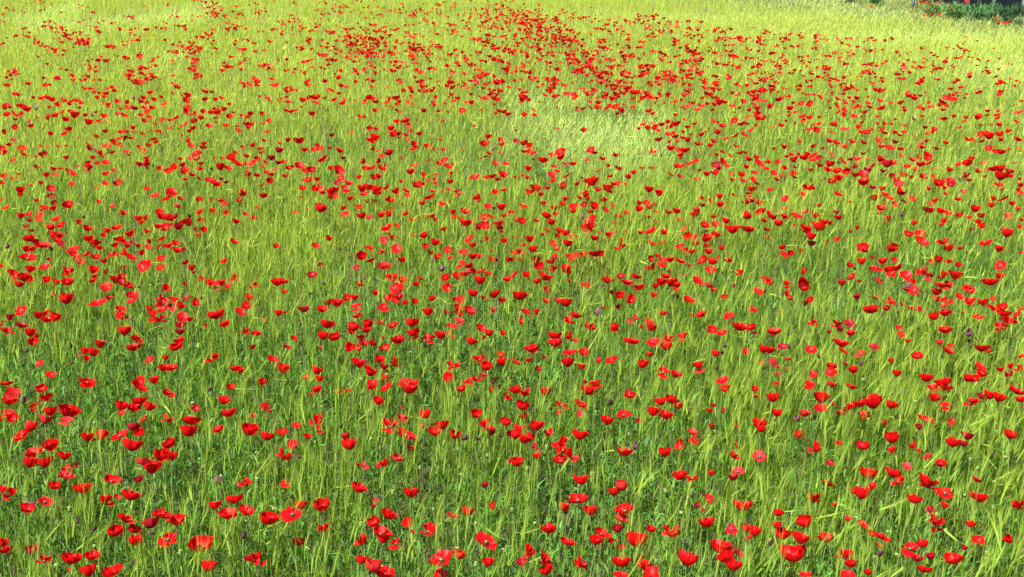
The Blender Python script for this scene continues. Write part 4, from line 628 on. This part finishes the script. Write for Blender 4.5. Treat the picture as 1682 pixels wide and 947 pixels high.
for n, (px, py, wd, ht, c) in enumerate(near):
    rs = random.Random(n * 17 + 3)
    form = form_of(wd, ht, rs); tint = LET[c]
    x, y, hz, dep, size = head_frame(px, py, wd, c == 'o', rs)
    meshes, zc, cloud = head_meshes(form, rs.randrange(5), tint)
    az = rs.uniform(0, 6.28)
    # neighbours in the picture
    nb = [q for q in near if q[:2] != (px, py) and abs(q[0] - px) < 0.55 * (q[2] + wd) and abs(q[1] - py) < 0.6 * ((q[3] or 12) + (ht or 12))]
    if nb:
        q = min(nb, key=lambda q: math.hypot(q[0] - px, q[1] - py))
        side = ('above' if q[1] > py else 'below') if abs(q[1] - py) > abs(q[0] - px) else ('left of' if q[0] > px else 'right of')
        rel = ' just %s another' % side
    else: rel = ' standing clear'
    sz = 'large ' if n < 40 else ('small ' if n > 230 else '')
    lab = unique('%s%s %s poppy%s, %s' % (sz, SHAPE_WORD[form], tint, rel, place_words(px, py)), px, py)
    root = thing('poppy', (x - 0.05 * math.cos(az), y - 0.05 * math.sin(az), 0), az, label=lab, category='poppy', group='red poppies nearest in the field')
    tilt = Euler((rs.gauss(-.03, .15), rs.gauss(0, .2), rs.uniform(0, 6.28)))
    if form == 'windblown': tilt = Euler((rs.uniform(-.3, .1), rs.gauss(0, .3), rs.uniform(0, 6.28)))
    wind = Euler((rad(-16), rad(5), 0)).to_quaternion()               # heads nod away with the wind
    qw = wind @ tilt.to_quaternion(); q = Euler((0, 0, -az)).to_quaternion() @ qw
    zs, ww = fit(cloud, np.array(qw.to_matrix()), aspect(wd, ht, rs), math.atan2(CAM_H - hz, y)); size /= ww
    mid = q @ Vector((0, 0, zc * zs * size))                          # from the stem's end to the middle of the head
    neck = Vector((0.05, 0, hz - zc * zs * size))
    root.location.x -= mid.x * math.cos(az) - mid.y * math.sin(az); root.location.y -= mid.x * math.sin(az) + mid.y * math.cos(az)
    st = link('stem', STEMS[n % 5], root); st.scale = (1, 1, neck.z)
    for me in meshes:
        o = link('petal', me, root); o.location = neck; o.rotation_mode = 'QUATERNION'; o.rotation_quaternion = q
        sc = size * rs.uniform(0.97, 1.03); o.scale = (sc, sc, sc * zs)
    o = link('flower_centre', HEART, root); o.location = neck; o.rotation_mode = 'QUATERNION'; o.rotation_quaternion = q; o.scale = (size * .75,) * 3

# the smaller flowers farther off: one mass of real heads and stems
acc = Acc(); lib = {}
lowst = {'b': [], 'l': [], 'c': []}
for n, (px, py, wd, ht, c) in enumerate(far):
    rs = random.Random(n * 13 + 5)
    form = form_of(wd, ht, rs); x, y, hz, dep, size = head_frame(px, py, wd, c == 'o', rs)
    big = wd > 9
    key = (form, rs.randrange(3), big)
    if key not in lib:
        ps, zc = head(form, key[1], 5 if big else 3, 4 if big else 3)
        lib[key] = (ps, zc, np.concatenate([q[0] for q in ps])[::2])
    ps, zc, cloud = lib[key]
    m = np.array(Euler((rs.gauss(-.26, .22), rs.gauss(0.05, .25), rs.uniform(0, 6.28))).to_matrix())
    base = np.array(TINT[LET[c]]) * rs.uniform(0.92, 1.25)
    zs, ww = fit(cloud, m, aspect(wd, ht, rs), math.atan2(CAM_H - hz, y)); size /= ww
    for V, Q, v in ps:
        acc.add((V - [0, 0, zc]) * [1, 1, zs] @ m.T * size + [x, y, hz], Q, None, petal_tint(v, base))
    lowst['b'].append((x, y, 0.2)); lowst['l'].append(hz - 0.21)
nf = len(far)
link('poppies', acc.mesh('poppies', [M_PETALS], True), kind='stuff', label='thousands of small red poppies scattered over the field behind the nearest ones', category='poppies')
acc = Acc()
ribbons(np.array(lowst['b']), np.array(lowst['l']), R.uniform(0, 6.28, nf), np.zeros(nf), np.zeros(nf), np.full(nf, 0.005), R.normal(0, .5, nf), 1, np.tile([[0.14, 0.22, 0.045]], (nf, 1)), acc, taper=0.3, wpow=0)
link('poppy_stems', acc.mesh('poppy_stems', [M_WEED]), kind='stuff', label='thin green stems of the smaller poppies', category='stems')

# ------------------------------------------------------------------ wilted poppies, dark maroon
WILT = {}
for kind, base in (('d', (0.045, 0.01, 0.022)), ('v', (0.12, 0.035, 0.07))):
    for k in range(4):
        rs = random.Random(k + 90); L = []
        for j in range(3):
            V, Q, v = petal_grid(rs, rad(rs.uniform(60, 85)), rad(rs.uniform(-75, -25)), rad(75), 0.13, 7, 6)
            V = rz(V, j * 2.1 + rs.uniform(-.3, .3))
            L.append(mesh('petal', V / 1.05, Q, None, [M_WILT], np.tile([[*base]], (len(V), 1)) * (0.8 + 0.4 * v[:, None]), True))
        WILT[kind, k] = L
for n, (px, py, wd, ht, c) in enumerate(dead):
    rs = random.Random(n * 7 + 1)
    x, y, hz, dep, size = head_frame(px, py, wd, False, rs); hz -= 0.02; az = rs.uniform(0, 6.28)
    size = min(size, 0.05)
    lab = unique('%s wilted poppy head shrivelled on its stem, %s' % ('dark maroon' if c == 'd' else 'faded mauve', place_words(px, py)), px, py)
    root = thing('wilted_poppy', (x - 0.05 * math.cos(az), y - 0.05 * math.sin(az), 0), az, label=lab, category='wilted poppy', group='wilted dark poppies')
    st = link('stem', STEMS[n % 5], root); st.scale = (1, 1, hz)
    tl = Euler((rs.gauss(0, .5), rs.gauss(0, .5), rs.uniform(0, 6.28)))
    for me in WILT[c, rs.randrange(4)]:
        o = link('petal', me, root); o.location = (0.05, 0, hz); o.rotation_euler = tl; o.scale = (size, size, size * rs.uniform(1.0, 1.5))

# ------------------------------------------------------------------ pale seed pods and buds among the nearest flowers
PV, PQ = lathe([(0.1, 0), (0.36, 0.15), (0.5, 0.5), (0.45, 0.9), (0.3, 1.15), (0.5, 1.2), (0.48, 1.28), (0.02, 1.36)], 9)
PODS = mesh('pod', PV[:27 + 18], PQ[:36], None, [M_POD], None, True)
CAPM = mesh('cap', PV[36:] * 1.02, PQ[:27], None, [M_POD], None, True)
for n in range(110):
    rs = random.Random(n + 4000)
    px, py = rs.uniform(4, PW - 4), 600 + 345 * rs.random() ** 0.8
    hz = rs.uniform(0.5, 0.62); x, y = (float(v) for v in unproj(px, py, hz)); az = rs.uniform(0, 6.28)
    lab = unique('pale green poppy seed pod on a bare stem, %s' % place_words(px, py), px, py)
    root = thing('poppy_seed_pod', (x - 0.05 * math.cos(az), y - 0.05 * math.sin(az), 0), az, label=lab, category='seed pod', group='pale poppy seed pods')
    st = link('stem', STEMS[n % 5], root); st.scale = (1, 1, hz)
    s = rs.uniform(0.011, 0.017)
    for me in (PODS, CAPM):
        o = link(me.name.split('.')[0], me, root); o.location = (0.05, 0, hz); o.scale = (s, s, s); o.rotation_euler = (rs.gauss(0, .15), rs.gauss(0, .15), 0)

# ------------------------------------------------------------------ barley
def barley_cols(x, y, n):
    f = np.clip(0.45 + 0.35 * noise(x, y, 1.1, 6) + 0.6 * yellow(x, y), 0, 1); lo = lodged(x, y); d = np.hypot(x, y)
    far_ = np.clip((d - 4.0) / 14, 0, 1)  # barley painted paler with distance: the far field's glow put into colour
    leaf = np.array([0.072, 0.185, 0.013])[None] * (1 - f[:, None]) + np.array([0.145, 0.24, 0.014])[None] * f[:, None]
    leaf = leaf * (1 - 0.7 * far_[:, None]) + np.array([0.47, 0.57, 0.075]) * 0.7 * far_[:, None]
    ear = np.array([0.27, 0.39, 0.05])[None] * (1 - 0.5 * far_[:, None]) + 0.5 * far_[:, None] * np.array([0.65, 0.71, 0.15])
    pale = np.array([0.46, 0.60, 0.21])
    leaf = leaf * (1 - 0.7 * lo[:, None]) + 0.7 * pale * lo[:, None]; ear = ear * (1 - 0.75 * lo[:, None]) + 0.75 * pale * lo[:, None]
    a_ = 0.26 - 0.13 * far_[:, None]; j = R.uniform(1 - a_, 1 + a_, (n, 1)); h = R.normal(1, 0.07, (n, 3))
    return leaf * j * h, ear * R.uniform(0.8, 1.2, (n, 1)) * h, lo
ZONES = [(2.3, 6.2, 640, 4, 2, 1.0), (6.2, 10, 420, 4, 2, 1.12), (10, 16, 250, 3, 2, 1.35), (16, 24, 175, 3, 1, 1.6), (24, 37, 82, 2, 1, 2.4)]
leaves, ears, awns = Acc(), Acc(), Acc()
for zi, (d0, d1, dens, nl, seg, wf) in enumerate(ZONES):
    hw = d1 * 0.53 + 1.6
    n = int((d1 - d0) * 2 * hw * dens)
    y = R.uniform(d0, d1, n); x = R.uniform(-hw, hw, n)
    ok = (np.abs(x) < y * 0.53 + 1.6) & (outside(x, y) < R.normal(0, .15, n))
    wd_ = weedy(x, y); ok &= R.random(n) > 0.78 * wd_
    x, y = x[ok], y[ok]; n = len(x)
    lf, er, lo = barley_cols(x, y, n)
    base = np.stack([x, y, np.zeros(n)], 1)
    hgt = R.normal(0.50, 0.05, n) * (1 + 0.07 * noise(x, y, 1.4, 3)); hgt = np.clip(hgt, 0.3, 0.68)
    wind = R.normal(0.35, 0.9, n)                              # direction of lean, mostly to the right
    lean = np.abs(R.normal(0.07, 0.08, n)) + 0.75 * lo
    wind = np.where(lo > 0.3, R.normal(0.6, 0.35, n), wind)
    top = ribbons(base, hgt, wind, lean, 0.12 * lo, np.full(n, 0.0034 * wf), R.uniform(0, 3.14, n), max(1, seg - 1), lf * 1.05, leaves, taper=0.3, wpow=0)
    for k in range(nl):
        fr = (0.25 + 0.6 * k / max(1, nl - 1) + R.uniform(-.08, .08, n)) if nl > 1 else np.full(n, 0.6)
        b = base + (top - base) * fr[:, None]
        b[:, :2] = base[:, :2] + (top - base)[:, :2] * (fr ** 1.7)[:, None]
        di = R.uniform(0, 6.28, n)
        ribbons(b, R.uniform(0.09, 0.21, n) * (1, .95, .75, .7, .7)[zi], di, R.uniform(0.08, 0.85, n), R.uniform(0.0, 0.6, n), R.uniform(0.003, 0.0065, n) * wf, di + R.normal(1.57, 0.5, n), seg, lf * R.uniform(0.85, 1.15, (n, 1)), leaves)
    has = R.random(n) < (0.42, 0.5, 0.65, .85, .85)[zi]
    b = top[has]; m = len(b); dr = wind[has] + R.normal(0, .6, m); bend = np.abs(R.normal(0.25, 0.25, m)) + 0.5 * lo[has] + (R.random(m) < 0.05) * R.uniform(0.6, 1.6, m)
    ax = np.stack([np.cos(dr) * bend, np.sin(dr) * bend, np.where(bend > 1.2, 0.2, 1.0)], 1); ax /= np.linalg.norm(ax, axis=1, keepdims=True)
    el = R.uniform(0.06, 0.095, m)
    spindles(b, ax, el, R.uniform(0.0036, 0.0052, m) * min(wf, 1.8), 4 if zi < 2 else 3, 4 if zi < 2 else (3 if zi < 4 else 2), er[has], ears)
    na = (14, 9, 4, 2, 1)[zi]
    for k in range(na):
        st = b + ax * (el * R.uniform(0.2, 0.95, m))[:, None]
        dv = ax + R.normal(0, 0.16, (m, 3)); tip = st + dv * R.uniform(0.07, 0.12, m)[:, None]
        sd_ = np.cross(ax, R.normal(0, 1, (m, 3))); sd_ /= np.linalg.norm(sd_, axis=1, keepdims=True); sd_ *= 0.00085 * wf
        awns.add(np.stack([st - sd_, st + sd_, tip], 1), None, np.arange(m * 3).reshape(-1, 3), np.repeat(er[has] * 1.15, 3, 0))
link('barley_leaves', leaves.mesh('barley_leaves', [M_GREEN]), kind='stuff', label='dense green barley stems and leaves covering the field', category='barley')
link('barley_ears', ears.mesh('barley_ears', [M_GREEN], True), kind='stuff', label='yellow-green barley ears standing all over the field', category='barley ears')
link('barley_awns', awns.mesh('barley_awns', [M_GREEN]), kind='stuff', label='fine pale bristles of the barley ears', category='barley bristles')

# the barley stalks nearest the camera, one by one
BAR = []
for k in range(8):
    rs = np.random.default_rng(k + 50); Rk, R = R, rs
    one = np.zeros((1, 3)); a = Acc()
    hgt = 0.57; lean = np.array([0.1 + 0.02 * k])
    ce = np.array([[0.28, 0.40, 0.055]]); cl = np.array([[0.095, 0.19, 0.018]])
    top = ribbons(one, np.array([hgt]), np.array([0.0]), lean, np.zeros(1), np.array([0.0038]), np.array([1.3]), 4, cl, a, taper=0.3, wpow=0)
    sm = a.mesh('stem', [M_GREEN])
    bend = [0.08, 0.16, 0.3, 0.45, 0.75, 1.3, 0.22, 0.12][k]
    ax = np.array([[bend, 0.1, 1.0 if bend < 1 else 0.3]]); ax /= np.linalg.norm(ax)
    a = Acc(); spindles(top, ax, np.array([0.085]), np.array([0.0048]), 6, 6, ce, a); em = a.mesh('ear', [M_GREEN], True)
    a = Acc(); m = 18; st = top + ax * R.uniform(0.01, 0.09, (m, 1)); dv = ax + R.normal(0, .13, (m, 3)); tip = st + dv * R.uniform(.07, .12, (m, 1))
    sd_ = np.cross(ax, R.normal(0, 1, (m, 3))); sd_ /= np.linalg.norm(sd_, axis=1, keepdims=True); sd_ *= 0.0008
    a.add(np.stack([st - sd_, st + sd_, tip], 1), None, np.arange(m * 3).reshape(-1, 3), np.repeat(ce * 1.15, m * 3, 0)); am = a.mesh('bristles', [M_GREEN])
    lm = []
    for j in range(3):
        f = 0.35 + 0.22 * j; b = np.array([[top[0, 0] * f ** 1.7, 0, top[0, 2] * f]])
        di = R.uniform(0, 6.28, 1); a = Acc()
        ribbons(b, R.uniform(0.11, 0.2, 1), di, R.uniform(.25, .9, 1), R.uniform(0.1, .6, 1), np.array([0.0062]), di + 1.57, 5, cl * R.uniform(.9, 1.2), a); lm.append(a.mesh('leaf', [M_GREEN]))
    BAR.append((sm, em, am, lm, bend)); R = Rk
for n in range(300):
    rs = random.Random(n + 9000); k = rs.choice((0, 0, 0, 1, 1, 1, 2, 2, 3, 4, 6, 6, 6, 7, 7, 7, 5))
    px, py = rs.uniform(5, PW - 5), 610 + 350 * rs.random() ** 0.85
    x, y = (float(v) for v in unproj(px, min(py, 985), 0.62)); sm, em, am, lm, bend = BAR[k]
    how = 'upright' if bend < 0.3 else ('leaning' if bend < 0.7 else 'bowed')
    az = rs.gauss(0.4, 0.9)
    lab = unique('%s bearded yellow-green barley stalk, %s' % (how, place_words(px, py)), px, py)
    root = thing('barley_stalk', (x - 0.07 * math.cos(az), y - 0.07 * math.sin(az), 0), az, label=lab, category='barley stalk', group='bearded barley stalks nearest in the field')
    s = rs.uniform(0.9, 1.1)
    for nm, me in (('stem', sm), ('ear', em), ('leaf', lm[0]), ('leaf', lm[1]), ('leaf', lm[2])):
        o = link(nm, me, root); o.scale = (s, s, s)
        if nm == 'ear': b = link('bristles', am, o, kind='stuff')

# ------------------------------------------------------------------ broad-leaved weeds and poppy foliage between the barley
wd = Acc()
for zi, (d0, d1, dens, nl, seg) in enumerate(((2.3, 6.5, 420, 9, 2), (6.5, 11, 320, 7, 1), (11, 18, 100, 4, 1), (18, 27, 25, 3, 1))):
    hw = d1 * 0.53 + 1.6; n = int((d1 - d0) * 2 * hw * dens)
    y = R.uniform(d0, d1, n); x = R.uniform(-hw, hw, n)
    ok = (np.abs(x) < y * 0.53 + 1.6) & (outside(x, y) < 0.6) & (R.random(n) < weedy(x, y))
    x, y = x[ok], y[ok]; n = len(x)
    f = R.random((n, 1)); c = np.array([[0.045, 0.125, 0.018]]) * (1 - f) + np.array([[0.105, 0.225, 0.032]]) * f
    top = R.uniform(0.24, 0.57, n)
    wf = (1, 1.25, 1.8, 2.8)[zi]
    base = np.stack([x, y, np.zeros(n)], 1)
    ribbons(base, top, R.uniform(0, 6.28, n), R.uniform(0, .15, n), np.zeros(n), np.full(n, 0.004 * wf), R.uniform(0, 3.14, n), 1, c, wd, taper=0.4, wpow=0)
    for k in range(nl):
        b = base.copy(); b[:, 2] = top * R.uniform(0.45, 1.0, n); b[:, :2] += R.normal(0, 0.012, (n, 2))
        di = R.uniform(0, 6.28, n)
        ribbons(b, R.uniform(0.025, 0.085, n), di, R.uniform(0.3, 1.0, n), R.uniform(-0.1, 0.5, n), R.uniform(0.004, 0.011, n) * wf * np.where(R.random(n) < .16, 2.3, 1), di + R.normal(1.57, .4, n), seg, c * R.uniform(.75, 1.3, (n, 1)), wd)
link('weeds', wd.mesh('weeds', [M_WEED]), kind='stuff', label='dark bluish green poppy foliage and weeds between the barley', category='weeds')

# ------------------------------------------------------------------ the far edge: fence, shrubs, dry verge
FA = np.array(unproj(1677, 33, 0.0)); FB = np.array(unproj(1482, 0, 0.0)); fd = (FB - FA) / np.linalg.norm(FB - FA); fn = np.array([-fd[1], fd[0]])
if fn[0] > 0: fn = -fn                                        # towards the field
fence = thing('fence', (float(FA[0]), float(FA[1]), 0), math.atan2(fd[1], fd[0]), label='dark netting fence on grey wooden posts beyond the far right corner', category='fence')
def box(x0, x1, y0, y1, z0, z1, name, mat, parent, jit=0.0):
    V = np.array([(x, y, z) for z in (z0, z1) for y in (y0, y1) for x in (x0, x1)], float)
    if jit: V[:, :2] += R.normal(0, jit, (8, 2))
    o = link(name, mesh(name, V, [(0, 2, 3, 1), (4, 5, 7, 6), (0, 1, 5, 4), (2, 6, 7, 3), (0, 4, 6, 2), (1, 3, 7, 5)], None, [mat]), parent)
    return o
step = float(np.linalg.norm(np.array(unproj(1628, 25, 0.0)) - FA))
ns = 9
for k in range(-3, ns):
    box(k * step - .055, k * step + .055, -.05, .05, -.1, 1.75, 'post', M_POST, fence, 0.006)
    if k < ns - 1:
        # netting hung behind the posts, slightly slack
        m = 9; u = np.linspace(0, 1, m); z = np.linspace(0.02, 1.6, 5)
        U, Z = np.meshgrid(u, z); s = 1 if fn @ np.array([-math.sin(fence.rotation_euler.z), math.cos(fence.rotation_euler.z)]) > 0 else -1
        V = np.stack([k * step + U * step, -s * (0.075 + 0.05 * np.sin(np.pi * U)) + R.normal(0, .006, U.shape), Z], -1)
        i = (np.arange(4)[:, None] * m + np.arange(m - 1)[None]).ravel()
        link('netting', mesh('netting', V, np.stack([i, i + 1, i + m + 1, i + m], -1), None, [M_NET], None, True), fence)

def shrub(name, px, py, width, height, tint, label, cat, leaf=0.05, n=900, upright=0.3):
    x, y = (float(v) for v in unproj(px, py, 0.0))
    root = thing(name, (x, y, 0), 0, label=label, category=cat)
    a = Acc(); k = 26
    di = R.uniform(0, 6.28, k); ln = R.uniform(0.6, 1.0, k) * height
    sp = R.uniform(0.05, 0.55, k) * width / height * (1 - upright * .5)
    tips = ribbons(np.stack([np.cos(di) * .06, np.sin(di) * .06, np.zeros(k)], 1), ln, di, np.clip(sp, 0, .95), np.zeros(k), np.full(k, 0.014), R.uniform(0, 3.1, k), 3, np.tile([[0.1, 0.14, 0.05]], (k, 1)), a, taper=.5, wpow=0)
    link('stem', a.mesh('stem', [M_WEED]), root, kind='stuff')
    a = Acc(); q = R.integers(0, k, n); t = R.uniform(0.15, 1.05, n) ** 0.8
    b = tips[q] * t[:, None]; b[:, :2] = tips[q][:, :2] * (t ** 1.7)[:, None]; b += R.normal(0, 0.05 * width, (n, 3)) * [1, 1, .6]; b[:, 2] = np.clip(b[:, 2], 0.02, None)
    d2 = R.uniform(0, 6.28, n); c = np.asarray(tint)[None] * R.uniform(0.6, 1.4, (n, 1)) * R.normal(1, .06, (n, 3))
    ribbons(b, R.uniform(.6, 1.5, n) * leaf, d2, R.uniform(.2, 1, n) * (1 - upright), R.uniform(-.1, .4, n), R.uniform(.25, .45, n) * leaf, d2 + R.normal(1.57, .5, n), 2, c, a)
    link('foliage', a.mesh('foliage', [M_WEED]), root, kind='stuff')
shrub('shrub', 1572, 33, 1.5, 0.46, (0.085, 0.18, 0.05), 'rounded fresh green shrub against the dark fence, beside a grey post', 'shrub', 0.09, 1300)
shrub('shrub', 1614, 37, 1.4, 0.44, (0.08, 0.18, 0.06), 'spiky bluish green shrub with long leaves between two grey posts', 'shrub', 0.14, 1200, 0.55)
shrub('shrub', 1657, 42, 1.0, 0.52, (0.03, 0.075, 0.025), 'dark green bush at the foot of the rightmost fence post', 'shrub', 0.09, 1100, 0.4)
shrub('shrub', 1530, 28, 1.4, 0.42, (0.13, 0.17, 0.04), 'yellowish green bush below red flowers by the fence', 'shrub', 0.08, 1000)
shrub('shrub', 1436, 10, 1.2, 0.5, (0.06, 0.15, 0.05), 'small deep green bush left of the dark fence', 'shrub', 0.08, 700)
shrub('thistle', 1398, 8, 1.3, 0.7, (0.36, 0.42, 0.32), 'silvery pale thistle clump at the top edge of the field', 'thistle', 0.11, 1400, 0.5)
shrub('thistle', 1335, 3, 0.9, 0.5, (0.36, 0.40, 0.27), 'smaller silvery thistle, left of the large pale clump', 'thistle', 0.1, 700, 0.5)
shrub('shrub', 1677, 46, 1.0, 0.3, (0.16, 0.2, 0.08), 'low pale green weed before the rightmost fence post', 'shrub', 0.07, 500)
# thin pale stakes and stones at the field edge
for (px, py, lab) in ((1498, 20, 'thin whitish stake standing alone in the dry verge'),):
    x, y = (float(v) for v in unproj(px, py, 0.0)); st = thing('stake', (x, y, 0), 0.3, label=lab, category='stake')
    box(-.03, .03, -.03, .03, 0, 1.1, 'shaft', M_POST, st, 0.004)
    V, Q = lathe([(.045, 0), (.045, .04), (.005, .09)], 6); o = link('tip', mesh('tip', V, Q, None, [M_POST]), st); o.location = (0, 0, 1.1)
for n, (px, py, s, lab) in enumerate(((1563, 28, .06, 'larger white stone lying in front of the green shrubs'), (1572, 29, .045, 'smaller white stone right of the larger one'))):
    x, y = (float(v) for v in unproj(px, py - 4, 0.25)); 
    V, Q = lathe([(.02, 0), (.8, .1), (1, .5), (.7, .95), (.02, 1.1)], 9); V = V * (1 + np.random.default_rng(n).normal(0, .1, (len(V), 1)))
    o = link('stone', mesh('stone', V, Q, None, [M_STONE], None, True), None, label=lab, category='stone'); o.location = (x, y, 0.0); o.scale = (s, s * .8, s * 1.4)
# dry grass on the verge beyond the barley
n = 130000; y = R.uniform(18, 48, n); x = R.uniform(6, 26, n); ok = (outside(x, y) > -0.2) & (outside(x, y) < 9); x, y = x[ok], y[ok]; n = len(x)
a = Acc(); f = R.random((n, 1)); g = np.clip(0.5 + 0.6 * noise(x, y, 2, 4), 0, 1)[:, None]
c = (np.array([[0.42, 0.46, 0.16]]) * f + np.array([[0.16, 0.28, 0.045]]) * (1 - f)) * (0.75 + .25 * g)
ribbons(np.stack([x, y, 0 * x], 1), R.uniform(.08, .26, n), R.uniform(0, 6.28, n), R.uniform(.1, .8, n), R.uniform(0, .4, n), R.uniform(.012, .026, n), R.uniform(0, 3.14, n), 2, c, a)
link('dry_grass', a.mesh('dry_grass', [M_WEED]), kind='stuff', label='pale dry grass on the verge between barley and fence', category='grass')
print('FACES', sum(len(m.polygons) for m in bpy.data.meshes), 'OBJECTS', len(bpy.data.objects))
